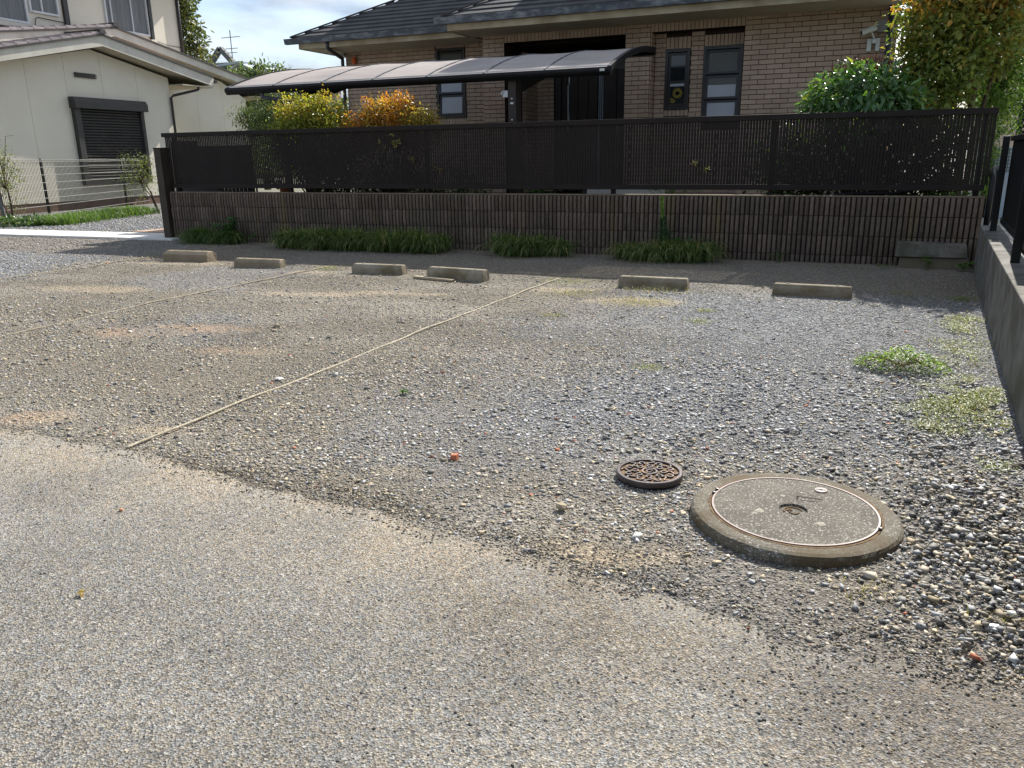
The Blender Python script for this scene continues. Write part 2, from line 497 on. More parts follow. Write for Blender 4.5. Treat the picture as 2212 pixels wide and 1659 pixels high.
class MB:
    def __init__(self):
        self.v = []; self.f = []; self.tone = []
    def add(self, vs, fs, tone=0.0):
        n = len(self.v)
        self.v += [tuple(map(float, p)) for p in vs]
        self.f += [tuple(i + n for i in q) for q in fs]
        self.tone += [tone] * len(vs)
    def box(self, x0, x1, y0, y1, z0, z1, tone=0.0):
        vs = [(x0, y0, z0), (x1, y0, z0), (x1, y1, z0), (x0, y1, z0), (x0, y0, z1), (x1, y0, z1), (x1, y1, z1), (x0, y1, z1)]
        fs = [(0, 3, 2, 1), (4, 5, 6, 7), (0, 1, 5, 4), (1, 2, 6, 5), (2, 3, 7, 6), (3, 0, 4, 7)]
        self.add(vs, fs, tone)
    def hexa(self, bot, top):
        """bot, top: four points each"""
        self.add(list(bot) + list(top), [(0, 3, 2, 1), (4, 5, 6, 7), (0, 1, 5, 4), (1, 2, 6, 5), (2, 3, 7, 6), (3, 0, 4, 7)])
    def prism(self, poly_a, poly_b):
        """two matching polygons (lists of 3-D points)"""
        n = len(poly_a)
        fs = [tuple(range(n))[::-1], tuple(range(n, 2 * n))]
        for i in range(n):
            j = (i + 1) % n
            fs.append((i, j, n + j, n + i))
        self.add(list(poly_a) + list(poly_b), fs)
    def bar(self, p, q, w, h, up=(0, 0, 1)):
        p, q = Vector(p), Vector(q)
        d = (q - p).normalized()
        s = d.cross(Vector(up))
        if s.length < 1e-5: s = d.cross(Vector((1, 0, 0)))
        s.normalize(); t = s.cross(d)
        a = s * w / 2; b = t * h / 2
        self.hexa([p - a - b, p + a - b, p + a + b, p - a + b], [q - a - b, q + a - b, q + a + b, q - a + b])
    def tube(self, pts, r, seg=8, r_end=None):
        pts = [Vector(p) for p in pts]
        n = len(pts)
        rs = [r if r_end is None else r + (r_end - r) * i / max(1, n - 1) for i in range(n)]
        vs = []; prev = None
        for i, p in enumerate(pts):
            d = (pts[min(i + 1, n - 1)] - pts[max(i - 1, 0)])
            if d.length < 1e-9: d = Vector((0, 0, 1))
            d.normalize()
            ref = prev if prev is not None else (Vector((1, 0, 0)) if abs(d.z) > 0.9 else Vector((0, 0, 1)))
            s = d.cross(ref)
            if s.length < 1e-4: s = d.cross(Vector((0, 1, 0.3)))
            s.normalize(); t = s.cross(d).normalized()
            prev = t
            # keep frame stable
            for k in range(seg):
                a = 2 * math.pi * k / seg
                vs.append(p + (t * math.cos(a) + s * math.sin(a)) * rs[i])
            
        fs = []
        for i in range(n - 1):
            for k in range(seg):
                k2 = (k + 1) % seg
                fs.append((i * seg + k, i * seg + k2, (i + 1) * seg + k2, (i + 1) * seg + k))
        fs.append(tuple(range(seg))[::-1]); fs.append(tuple((n - 1) * seg + k for k in range(seg)))
        self.add(vs, fs)
    def lathe(self, prof, cx, cy, seg=48, jit=0.0):
        """prof: list of (r, z); r=0 allowed at the ends"""
        vs = []; 
        for (r, z) in prof:
            for k in range(seg):
                a = 2 * math.pi * k / seg
                rr = r + (random.uniform(-jit, jit) if jit else 0)
                vs.append((cx + rr * math.cos(a), cy + rr * math.sin(a), z))
        fs = []
        for i in range(len(prof) - 1):
            for k in range(seg):
                k2 = (k + 1) % seg
                fs.append((i * seg + k, i * seg + k2, (i + 1) * seg + k2, (i + 1) * seg + k))
        self.add(vs, fs)
    def disc(self, cx, cy, z, r, seg=32):
        vs = [(cx + r * math.cos(2 * math.pi * k / seg), cy + r * math.sin(2 * math.pi * k / seg), z) for k in range(seg)]
        self.add(vs, [tuple(range(seg))])
    def build(self, name, mat, parent=None, origin=None, smooth=False, bevel=0.0, tone=False, xf=None):
        og = np.array(origin, float) if origin is not None else off_of(parent)
        V = self.v
        if xf is not None: V = [tuple(xf(p)) for p in V]
        V = [(p[0] - og[0], p[1] - og[1], p[2] - og[2]) for p in V]
        me = bpy.data.meshes.new(name)
        me.from_pydata(V, [], self.f)
        me.materials.append(mat)
        if tone:
            a = me.attributes.new('tone', 'FLOAT', 'POINT')
            a.data.foreach_set('value', np.array(self.tone, np.float32))
        if smooth:
            me.polygons.foreach_set('use_smooth', np.ones(len(me.polygons), bool))
        if bevel:
            import bmesh
            bm = bmesh.new(); bm.from_mesh(me)
            bmesh.ops.remove_doubles(bm, verts=bm.verts, dist=1e-5)
            bmesh.ops.bevel(bm, geom=list(bm.edges), offset=bevel, segments=2, affect='EDGES', profile=0.5)
            bm.to_mesh(me); bm.free()
        me.update()
        return link(name, me, parent, og)

# numpy value noise -------------------------------------------------
_perm = np.random.default_rng(5).random((256, 256))
def vnoise(x, y):
    xi, yi = np.floor(x).astype(int), np.floor(y).astype(int)
    fx, fy = x - xi, y - yi
    fx = fx * fx * (3 - 2 * fx); fy = fy * fy * (3 - 2 * fy)
    g = lambda a, b: _perm[a % 256, b % 256]
    return (g(xi, yi) * (1 - fx) + g(xi + 1, yi) * fx) * (1 - fy) + (g(xi, yi + 1) * (1 - fx) + g(xi + 1, yi + 1) * fx) * fy
def fbm(x, y, o=4):
    s, a, t = 0, 0.5, 0
    for i in range(o):
        s = s + a * vnoise(x * 2 ** i + 17 * i, y * 2 ** i + 31 * i); t += a; a *= 0.5
    return s / t
def sstep(a, b, x):
    t = np.clip((x - a) / (b - a), 0, 1)
    return t * t * (3 - 2 * t)

# ------------------------------------------------------------------ ground
def road_edge(x):
    return np.interp(x, [-14, -3.34, -2.6, -2.2, -1.7, -1.3, -0.95, -0.43, -0.1, 0.2, 0.5, 3.0],
                     [2.6, 2.16, 2.15, 2.13, 2.08, 2.04, 1.98, 1.86, 1.78, 1.80, 1.80, 1.9])

def zone_blue(x, y):
    n = (fbm(x * 0.9, y * 0.9) - 0.5) * 1.4
    right = sstep(-2.1, -0.9, x + n) * sstep(2.3, 3.4, y + n * 0.6) * (1 - 0.8 * sstep(6.4, 7.1, y + n * 0.3))
    left = sstep(-7.6, -8.4, x + n * 0.6) * sstep(3.2, 4.4, y)
    mid = 0.45 * sstep(0.55, 0.72, fbm(x * 0.7 + 9, y * 0.7 + 3))
    return np.clip(np.maximum(np.maximum(right, left), mid), 0, 1)

SAND = [(-4.45, 3.90, 0.50, 0.20), (-4.10, 4.15, 0.42, 0.17), (-3.42, 3.72, 0.40, 0.17), (-3.36, 2.36, 0.20, 0.13), (-2.7, 2.42, 0.22, 0.07),
        (-5.1, 6.72, 0.30, 0.12), (-4.3, 5.6, 0.8, 0.16), (-3.6, 5.9, 0.6, 0.12), (-1.6, 6.15, 0.5, 0.28), (-2.3, 6.5, 0.35, 0.2),
        (-1.45, 2.38, 0.16, 0.07), (-0.55, 2.05, 0.26, 0.10), (-6.4, 5.2, 0.7, 0.25), (-7.0, 6.9, 0.7, 0.2)]
def sand_mask(x, y):
    m = np.zeros_like(x)
    n = (fbm(x * 5, y * 5) - 0.5)
    for (cx, cy, rx, ry) in SAND:
        # patches run along the tyre tracks, slightly slanted
        dx, dy = x - cx, (y - cy) - 0.16 * (x - cx)
        d = (dx / rx) ** 2 + (dy / ry) ** 2
        m = np.maximum(m, 1 - sstep(0.1, 1.15, d + n * 1.5))
    return np.clip(m, 0, 1)

def ground_h(x, y):
    h = (fbm(x * 1.3, y * 1.3) - 0.5) * 0.025
    mound = 0.035 * np.exp(-(((x - 0.45) / 0.45) ** 2 + ((y - 2.75) / 0.5) ** 2))
    return h * sstep(2.0, 2.6, y) * (1 - sstep(8.3, 8.9, y) * 0.6) + mound

def ground_col(x, y):
    b = zone_blue(x, y)[:, None]
    n = fbm(x * 2.2, y * 2.2)[:, None]
    streak = sstep(0.48, 0.66, fbm(x * 0.75 + y * 0.25 + 5, y * 2.6 - x * 0.3 + 11))[:, None]
    brown = (np.array([0.205, 0.178, 0.138]) * (1 - streak) + np.array([0.265, 0.237, 0.195]) * streak) * (0.80 + 0.42 * n)
    blue = np.array([0.225, 0.228, 0.232]) * (0.80 + 0.4 * n)
    c = brown * (1 - b) + blue * b
    # brown tint painted into the wall's shadow strip; damp soil at the lower right
    soil = (sstep(6.95, 7.3, y) * 0.6 + 0.55 * np.exp(-(((x - 0.35) / 0.5) ** 2 + ((y - 1.95) / 0.28) ** 2)))[:, None]
    c = c * (1 - np.clip(soil, 0, 1)) + np.array([0.215, 0.178, 0.132]) * np.clip(soil, 0, 1)
    s = sand_mask(x, y)[:, None]
    orange = sstep(-3.0, -3.6, x)[:, None] * (1 - sstep(4.4, 5.0, y))[:, None]
    sand = np.array([0.40, 0.325, 0.225]) * (1 - orange) + np.array([0.37, 0.265, 0.18]) * orange
    br = sstep(0.24, 0.52, 0.6 * fbm(x * 7, y * 9) + 0.4 * fbm(x * 24, y * 24))[:, None]
    k = 0.7 + 0.2 * orange
    c = c * (1 - s * k * br) + sand * s * k * br
    return c

def grid(x0, x1, y0, y1, step):
    nx, ny = int(round((x1 - x0) / step)) + 1, int(round((y1 - y0) / step)) + 1
    X, Y = np.meshgrid(np.linspace(x0, x1, nx), np.linspace(y0, y1, ny))
    x, y = X.ravel(), Y.ravel()
    i = np.arange(nx * ny).reshape(ny, nx)
    F = np.stack([i[:-1, :-1], i[:-1, 1:], i[1:, 1:], i[1:, :-1]], -1).reshape(-1, 4)
    return x, y, F, nx, ny

x, y, F, nx, ny = grid(-24.0, 2.2, 1.4, 9.2, 0.05)
V = np.stack([x, y, ground_h(x, y) - 0.006], 1)
lot = link('parking_lot', np_mesh('parking_lot', V, F, MAT['dirt'], ground_col(x, y), smooth=True))
tag(lot, 'bare gravel parking lot in front of the ribbed block wall', 'parking lot', kind='structure')

# asphalt sheet, ragged far edge where the gravel spills over it
x, y, F, nx, ny = grid(-14.0, 4.0, -6.0, 2.56, 0.04)
yy = y.reshape(ny, nx).copy(); xx = x.reshape(ny, nx)
edge = road_edge(xx[0]) + (fbm(xx[0] * 3.0, xx[0] * 0 + 2) - 0.5) * 0.16 + (fbm(xx[0] * 14.0, xx[0] * 0 + 7) - 0.5) * 0.07
for j in range(ny):
    yy[j] = np.where(yy[j] > -1.0, -1.0 + (yy[j] + 1.0) * (edge + 1.0) / 3.56, yy[j])
y = yy.ravel()
z = 0.006 + (fbm(x * 1.1, y * 1.1) - 0.5) * 0.006 - 0.012 * sstep(-0.10, 0.0, y - np.tile(edge, ny))
n1 = fbm(x * 1.2 + 4, y * 1.2)[:, None]; n2 = fbm(x * 5 + 40, y * 5)[:, None]
c = np.array([0.262, 0.250, 0.224]) * (0.86 + 0.28 * n1)
n3 = fbm(x * 0.8 + 70, y * 2.2 + 13)[:, None]
c = c * (0.84 + 0.32 * sstep(0.35, 0.65, n3))
dust = sstep(-0.65, -0.02, y - np.tile(edge, ny))[:, None] * (0.35 + 0.65 * sstep(0.35, 0.6, n2)) * (1 - sstep(-0.5, 0.1, x))[:, None]
dust = dust * 0.8
c = c * (1 - dust) + np.array([0.350, 0.300, 0.230]) * dust
tong = np.exp(-(((x + 0.62) / 0.28) ** 2 + ((y - 1.68) / 0.34) ** 2))[:, None] * sstep(0.3, 0.6, n2)
c = c * (1 - 0.38 * tong)
damp = (sstep(-0.3, 0.25, x - 0.25 * (y - 1.3) + (n2[:, 0] - 0.5) * 0.5) * sstep(0.9, 1.6, y + (n1[:, 0] - 0.5) * 0.5))[:, None] * 0.62
c = c * (1 - damp) + np.array([0.150, 0.128, 0.105]) * damp
road = link('road', np_mesh('road', np.stack([x, y, z], 1), F, MAT['asphalt'], c, smooth=True))
tag(road, 'pale worn asphalt road surface in the foreground', 'road', kind='structure')

# ground beyond everything
mb = MB(); mb.add([(-400, -120, -0.06), (400, -120, -0.06), (400, 500, -0.06), (-400, 500, -0.06)], [(0, 1, 2, 3)])
tag(mb.build('ground', MAT['far_ground']), 'flat ground reaching to the horizon', 'ground', kind='structure')

# neighbour's gravel drive behind the kerb strip, left
x, y, F, nx, ny = grid(-24.0, -9.42, 9.2, 24.0, 0.12)
n1 = fbm(x * 1.5, y * 1.5)[:, None]
c = np.array([0.21, 0.205, 0.20]) * (0.8 + 0.4 * n1)
tag(link('driveway', np_mesh('driveway', np.stack([x, y, -0.012 + 0 * x], 1), F, MAT['dirt'], c)), 'grey gravel drive of the cream house', 'driveway', kind='structure')
mb = MB()
A, B_ = Vector((-9.12, 8.86, 0)), Vector((-19.0, 8.40, 0))
dirk = (B_ - A).normalized(); nk = Vector((-dirk.y, dirk.x, 0))
if nk.y < 0: nk = -nk
L = (B_ - A).length
for k in range(5):
    p, q = A + dirk * (L * k / 5 + 0.004), A + dirk * (L * (k + 1) / 5 - 0.004)
    wd = 0.72
    mb.hexa([p + Vector((0, 0, -0.1)), q + Vector((0, 0, -0.1)), q + nk * wd + Vector((0, 0, -0.1)), p + nk * wd + Vector((0, 0, -0.1))],
            [p + Vector((0, 0, 0.025)), q + Vector((0, 0, 0.025)), q + nk * wd + Vector((0, 0, 0.025)), p + nk * wd + Vector((0, 0, 0.025))])
tag(mb.build('concrete_strip', MAT['concrete_lt'], bevel=0.006), 'bright new concrete strip crossing the gravel', 'concrete strip', kind='structure')
mb = MB(); mb.hexa([(-10.75, 9.62, -0.02), (-9.45, 9.68, -0.02), (-9.45, 10.3, -0.02), (-10.6, 10.2, -0.02)], [(-10.75, 9.62, 0.03), (-9.45, 9.68, 0.03), (-9.45, 10.3, 0.03), (-10.6, 10.2, 0.03)])
tag(mb.build('paving', MAT['wood_step'], bevel=0.006), 'pinkish tan paving slab behind the concrete strip', 'paving', kind='structure')
mb = MB(); mb.box(-9.42, 1.15, 9.18, 30, 0.0, 0.42)
tag(mb.build('garden_ground', MAT['moss_soil']), 'garden soil behind the block wall', 'ground', kind='structure')
mb = MB(); mb.add([(1.2, 8.6, 0.30), (8, 8.6, 0.30), (8, 40, 0.30), (1.2, 40, 0.30)], [(0, 1, 2, 3)])
tag(mb.build('alley', plain('pale_alley', (0.42, 0.40, 0.36), (0.34, 0.32, 0.28), 1.5, 0.9, 0.3, 30)), 'bright alley beyond the right fence', 'alley', kind='structure')

# ------------------------------------------------------------------ gravel stones
def ico():
    t = (1 + 5 ** 0.5) / 2
    v = np.array([(-1, t, 0), (1, t, 0), (-1, -t, 0), (1, -t, 0), (0, -1, t), (0, 1, t), (0, -1, -t), (0, 1, -t), (t, 0, -1), (t, 0, 1), (-t, 0, -1), (-t, 0, 1)], float)
    v /= np.linalg.norm(v[0])
    f = np.array([(0, 11, 5), (0, 5, 1), (0, 1, 7), (0, 7, 10), (0, 10, 11), (1, 5, 9), (5, 11, 4), (11, 10, 2), (10, 7, 6), (7, 1, 8), (3, 9, 4), (3, 4, 2), (3, 2, 6), (3, 6, 8), (3, 8, 9), (4, 9, 5), (2, 4, 11), (6, 2, 10), (8, 6, 7), (9, 8, 1)])
    return v, f
OCT_V = np.array([(1, 0, 0), (-1, 0, 0), (0, 1, 0), (0, -1, 0), (0, 0, 1), (0, 0, -1)], float)
OCT_F = np.array([(0, 2, 4), (2, 1, 4), (1, 3, 4), (3, 0, 4), (2, 0, 5), (1, 2, 5), (3, 1, 5), (0, 3, 5)])

CUBE_V = np.array([(sx, sy, sz) for sx in (-.72, .72) for sy in (-.72, .72) for sz in (-.72, .72)], float)
CUBE_F = np.array([(0, 1, 3), (0, 3, 2), (4, 6, 7), (4, 7, 5), (0, 4, 5), (0, 5, 1), (2, 3, 7), (2, 7, 6), (0, 2, 6), (0, 6, 4), (1, 5, 7), (1, 7, 3)])
CUBE = (CUBE_V, CUBE_F)

def stones(px, py, pz, size, col, base, jitter=0.28, flat=0.55):
    bv, bf = base
    n, k = len(px), len(bv)
    v = bv[None] * (1 + rng.uniform(-jitter, jitter, (n, k, 1))) + rng.uniform(-jitter, jitter, (n, k, 3)) * 0.75
    v = v * np.stack([rng.uniform(0.75, 1.35, n), rng.uniform(0.6, 1.0, n), rng.uniform(flat * 0.7, flat * 1.25, n)], 1)[:, None, :]
    # random tilt then spin
    a = rng.uniform(-0.5, 0.5, n); ca, sa = np.cos(a)[:, None], np.sin(a)[:, None]
    yv, zv = v[..., 1] * ca - v[..., 2] * sa, v[..., 1] * sa + v[..., 2] * ca
    b = rng.uniform(0, 2 * np.pi, n); cb, sb = np.cos(b)[:, None], np.sin(b)[:, None]
    xv2, yv2 = v[..., 0] * cb - yv * sb, v[..., 0] * sb + yv * cb
    v = np.stack([xv2, yv2, zv], -1) * size[:, None, None]
    v[..., 0] += px[:, None]; v[..., 1] += py[:, None]; v[..., 2] += (pz + size * flat * 0.35)[:, None]
    f = bf[None] + (np.arange(n) * k)[:, None, None]
    c = np.repeat(col, k, axis=0)
    return v.reshape(-1, 3), f.reshape(-1, 3), c

PAL_BLUE = np.array([(0.17, 0.172, 0.176), (0.21, 0.213, 0.22), (0.27, 0.275, 0.285), (0.37, 0.375, 0.38), (0.44, 0.44, 0.43), (0.33, 0.29, 0.23), (0.24, 0.245, 0.25)])
PAL_TAN = np.array([(0.155, 0.148, 0.134), (0.205, 0.186, 0.155), (0.30, 0.255, 0.18), (0.40, 0.33, 0.22), (0.42, 0.38, 0.30), (0.24, 0.235, 0.22), (0.34, 0.30, 0.24)])
def stone_colors(x, y, lift=0.0):
    n = len(x)
    b = zone_blue(x, y)
    pick_blue = rng.random(n) < (0.15 + 0.75 * b)
    i = rng.integers(0, 7, n)
    c = np.where(pick_blue[:, None], PAL_BLUE[i], PAL_TAN[i])
    c = c * rng.uniform(0.8, 1.2, (n, 1))
    red = rng.random(n) < 0.0035
    c[red] = np.array([0.42, 0.15, 0.08])
    shade_tint = sstep(6.9, 7.3, y)[:, None] * 0.5  # warm tint painted on stones lying in the wall's shadow strip
    return c * (1 - shade_tint) + np.array([0.24, 0.20, 0.15]) * shade_tint + lift

EXCL = [(-0.092, 2.478, 0.296), (-0.597, 2.655, 0.108)]
def wall_x(y):   # left face of the low wall on the right
    return 1.051 + (y - 8.272) * 0.0747
def scatter(n, x0, x1, y0, y1, dens):
    x = rng.uniform(x0, x1, n); y = rng.uniform(y0, y1, n)
    keep = rng.random(n) < dens(x, y)
    # visible wedge only (with margin), right wall limit
    keep &= (x < wall_x(y) - 0.015) & (x > -1.62 * y - 0.6) & (x < 0.18 * y + 0.5)
    for (cx, cy, r) in EXCL:
        keep &= ((x - cx) ** 2 + (y - cy) ** 2) > r * r
    return x[keep], y[keep]

def dens_main(x, y):
    e = road_edge(x) + (fbm(x * 3.0, x * 0 + 2) - 0.5) * 0.16 + (fbm(x * 14.0, x * 0 + 7) - 0.5) * 0.07
    b = zone_blue(x, y); s = sand_mask(x, y)
    core = sstep(-2.9, -2.3, x + (fbm(x * 2, y * 2) - 0.5) * 0.8)           # looser gravel right of the near rope
    near = sstep(0.0, 0.03, y - e)
    bare = sstep(0.62, 0.40, fbm(x * 2.6 + 50, y * 2.6))
    d = np.maximum(0.9 * b, 0.5 + 0.35 * core) * (0.45 + 0.55 * bare)
    d = np.where(b > 0.6, np.maximum(d, 0.8), d)
    foot = np.exp(-(((x + 0.25) / 0.55) ** 2 + ((y - 2.02) / 0.16) ** 2))   # thin sandy patch in front of the manhole
    return d * (1 - 0.72 * s) * near * (1 - 0.75 * foot)

Vs, Fs, Cs = [], [], []; nv = 0
def push(r):
    global nv
    Vs.append(r[0]); Fs.append(r[1] + nv); Cs.append(r[2]); nv += len(r[0])
def sizes(n, lo, hi, p=2.2):
    return lo + (hi - lo) * rng.random(n) ** p
ICO = ico()
# near band, real polyhedra
x, y = scatter(150000, -7.6, 0.9, 1.75, 5.2, lambda a, b: dens_main(a, b) * (1 - sstep(3.5, 5.2, b)))
push(stones(x, y, ground_h(x, y) - 0.006, sizes(len(x), 0.0036, 0.0105, 2.8), stone_colors(x, y), CUBE, 0.38, 0.38))
# fine chips between
x, y = scatter(250000, -6.5, 0.9, 1.7, 5.0, lambda a, b: dens_main(a, b) ** 0.6)
push(stones(x, y, ground_h(x, y) - 0.006, sizes(len(x), 0.0024, 0.0062, 1.6), stone_colors(x, y), (OCT_V, OCT_F)))
# middle and far band
x, y = scatter(390000, -9.6, 1.1, 3.3, 8.95, lambda a, b: dens_main(a, b) * sstep(3.2, 4.6, b))
push(stones(x, y, ground_h(x, y) - 0.006, sizes(len(x), 0.0042, 0.0115, 2.4), stone_colors(x, y), (OCT_V, OCT_F), 0.28, 0.36))
# left bare gravel beside the far rope
x, y = scatter(34000, -15.0, -4.0, 2.2, 8.8, lambda a, b: np.where(a < -7.6, 0.9, 0.4 * (a < -4.2) * (b < 4.4)))
push(stones(x, y, ground_h(x, y) - 0.006, sizes(len(x), 0.008, 0.020, 2.0), stone_colors(x, y), (OCT_V, OCT_F)))
# coarse stones heaped round the manhole and along the wall, lower right
def dens_coarse(a, b):
    g = np.exp(-(((a - 0.48) / 0.26) ** 2 + ((b - 2.45) / 0.62) ** 2))
    g = np.maximum(g, 0.42 * np.exp(-(((a - 0.45) / 0.35) ** 2 + ((b - 3.3) / 0.6) ** 2)))
    g = np.maximum(g, 0.16 * sstep(2.6, 3.0, b) * sstep(-1.6, -0.4, a))
    return g * (b > road_edge(a) + 0.04)
x, y = scatter(34000, -1.8, 0.8, 1.85, 4.4, dens_coarse)
sz = sizes(len(x), 0.0045, 0.0135, 2.4)
push(stones(x, y, ground_h(x, y) - 0.003 + rng.uniform(0, 0.012, len(x)) * (x > 0.25), sz, stone_colors(x, y) * rng.uniform(0.75, 1.1, (len(x), 1)), CUBE, 0.40, 0.42))
# larger scattered stones over the lot
x, y = scatter(1100, -6.5, 0.9, 2.0, 7.2, lambda a, b: 0.7 * (b > road_edge(a) + 0.03) * (1 - 0.8 * sand_mask(a, b)))
push(stones(x, y, ground_h(x, y) - 0.004, sizes(len(x), 0.009, 0.0175, 2.4), stone_colors(x, y), CUBE, 0.36, 0.42))
# grit that has rolled onto the asphalt
def dens_grit(a, b):
    e = road_edge(a)
    g = np.exp(-np.clip(e - b, 0, 9) / 0.16) * (b < e + 0.12) * 0.5
    tongue = np.exp(-(((a + 0.62) / 0.30) ** 2 + ((b - 1.66) / 0.36) ** 2)) * 1.0
    tongue2 = np.exp(-(((a - 0.15) / 0.5) ** 2 + ((b - 1.62) / 0.28) ** 2)) * 0.7
    return np.clip(np.maximum(np.maximum(g, tongue), tongue2) + 0.012, 0, 1) * np.where(fbm(a * 6, b * 6) > 0.42, 1, 0.35)
x, y = scatter(60000, -3.6, 0.9, 0.9, 2.2, dens_grit)
c = stone_colors(x, y); dk = rng.random(len(x)) < 0.7; c[dk] *= 0.42
push(stones(x, y, 0.004 + 0 * x, sizes(len(x), 0.0022, 0.0062, 1.8), c, (OCT_V, OCT_F), 0.25, 0.7))
# kerb side gravel beyond the strip, left
x = rng.uniform(-15.5, -9.5, 14000); y = rng.uniform(9.3, 13.0, 14000)
push(stones(x, y, -0.012 + 0 * x, sizes(len(x), 0.010, 0.024, 2.0), PAL_BLUE[rng.integers(0, 7, len(x))], (OCT_V, OCT_F)))
gr = link('gravel', np_mesh('gravel', np.concatenate(Vs), np.concatenate(Fs), MAT['stone'], np.concatenate(Cs)))
tag(gr, 'loose grey and tan gravel covering the parking lot', 'gravel', kind='stuff')
Vs, Fs, Cs = [], [], []

# ------------------------------------------------------------------ block wall
WX0, WX1, WY, WTOP = -9.22, 1.14, 9.02, 0.68
wall = thing('block_wall', 'low dark brown ribbed concrete block wall below the slatted fence', 'wall', ((WX0 + WX1) / 2, WY + 0.06, 0))
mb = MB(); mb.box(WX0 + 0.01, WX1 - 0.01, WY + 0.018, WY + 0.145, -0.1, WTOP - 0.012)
mb.build('wall_core', plain('groove_shadowed_core', (0.035, 0.024, 0.02), None, 30, 0.95), wall)  # near-black colour paints the shade deep in the rib grooves
mb = MB(); mb.box(WX0, WX1, WY + 0.012, WY + 0.150, WTOP - 0.0115, WTOP)
mb.build('wall_coping', plain('wall_top_concrete', (0.22, 0.17, 0.12), (0.15, 0.12, 0.09), 8, 0.9, 0.5, 60, 0.2), wall)
NBX = 26
BW = (WX1 - WX0) / NBX
def block_mesh(h, seed):
    """split face: eight ribs, rough faces, narrow grooves"""
    r = random.Random(seed)
    mb = MB()
    w = BW
    rib = w / 8
    for k in range(8):
        xa, xb = -w / 2 + k * rib + 0.0060, -w / 2 + (k + 1) * rib - 0.0060
        rows = 4 if h > 0.12 else 2
        zs = [0.0035 + (h - 0.007) * i / rows for i in range(rows + 1)]
        vs = []
        for i, zz in enumerate(zs):
            e = 0.006 if i in (0, rows) else 0.0
            vs += [(xa, 0.019, zz), (xa + 0.003, -0.008 + r.uniform(-0.003, 0.003) + e, zz), ((xa + xb) / 2 + r.uniform(-0.004, 0.004), -0.013 + r.uniform(-0.004, 0.004) + e, zz), (xb - 0.003, -0.008 + r.uniform(-0.003, 0.003) + e, zz), (xb, 0.019, zz)]
        fs = []
        for i in range(rows):
            for q in range(4):
                a = i * 5 + q
                fs.append((a, a + 1, a + 6, a + 5))
        fs.append((0, 4, 3, 2, 1)); t = rows * 5
        fs.append((t, t + 1, t + 2, t + 3, t + 4))
        mb.add(vs, fs)
    me = bpy.data.meshes.new('block')
    me.from_pydata(mb.v, [], mb.f); me.materials.append(MAT['block']); me.update()
    return me
variants = {h: [block_mesh(h, i) for i in range(6)] for h in (0.19, 0.20, 0.178)}
row_z = [(0.478, 0.19), (0.278, 0.20), (0.078, 0.20), (-0.1, 0.178)]
for (zz, h) in row_z:
    for i in range(NBX):
        me = random.choice(variants[h])
        o = bpy.data.objects.new('block', me)
        COL.objects.link(o); o.parent = wall
        o.location = Vector((WX0 + (i + 0.5) * BW, WY + random.uniform(-0.001, 0.0015), zz)) - wall.location

# ------------------------------------------------------------------ slat fence on the wall
FX0, FX1, FY = -9.29, 1.15, 9.10
fence = thing('slat_fence', 'long dark brown vertical slat fence on top of the block wall', 'fence', ((FX0 + FX1) / 2, FY, WTOP))
mb = MB(); mb.box(FX0, FX1, FY - 0.030, FY + 0.025, 1.440, 1.497); mb.build('top_rail', MAT['dark_alu'], fence, bevel=0.003)
mb = MB(); mb.box(FX0 + 0.06, FX1 - 0.03, FY - 0.030, FY + 0.025, 0.733, 0.789); mb.build('bottom_rail', MAT['dark_alu'], fence, bevel=0.003)
for px in (-9.14, -7.15, -5.02, -2.95, -2.60, -0.86, 1.06):
    mb = MB(); mb.box(px - 0.025, px + 0.025, FY + 0.028, FY + 0.075, WTOP - 0.05, 1.435)
    mb.build('post', MAT['dark_alu'], fence, bevel=0.002)
pitch = 0.0306
n_sl = int((FX1 - FX0 - 0.03) / pitch)
xs = [FX1 - 0.02 - i * pitch for i in range(n_sl)]
mb = MB(); mb.box(-0.0128, 0.0128, -0.0015, 0.0015, 0.7885, 1.4405)
sl_me = bpy.data.meshes.new('slat'); sl_me.from_pydata(mb.v, [], mb.f); sl_me.materials.append(MAT['dark_alu']); sl_me.update()
for xx in xs[:296]:
    o = bpy.data.objects.new('slat', sl_me); COL.objects.link(o); o.parent = fence
    o.location = Vector((xx, FY, 0)) - fence.location
mb = MB()
for xx in xs[296:]: mb.box(xx - 0.0128, xx + 0.0128, FY - 0.0015, FY + 0.0015, 0.7885, 1.4405)
tag(mb.build('slat_row', MAT['dark_alu'], fence), kind='stuff')

gp = thing('fence_post', 'square brown post standing at the left end of the block wall', 'post', (-9.31, 9.0, 0))
mb = MB(); mb.box(-9.37, -9.245, 8.97, 9.16, -0.1, 1.285); mb.build('post_shaft', MAT['brown_post'], gp, bevel=0.004)
mb = MB(); mb.box(-9.375, -9.24, 8.965, 9.165, 1.2855, 1.297); mb.build('post_cap', MAT['dark_alu'], gp, bevel=0.003)

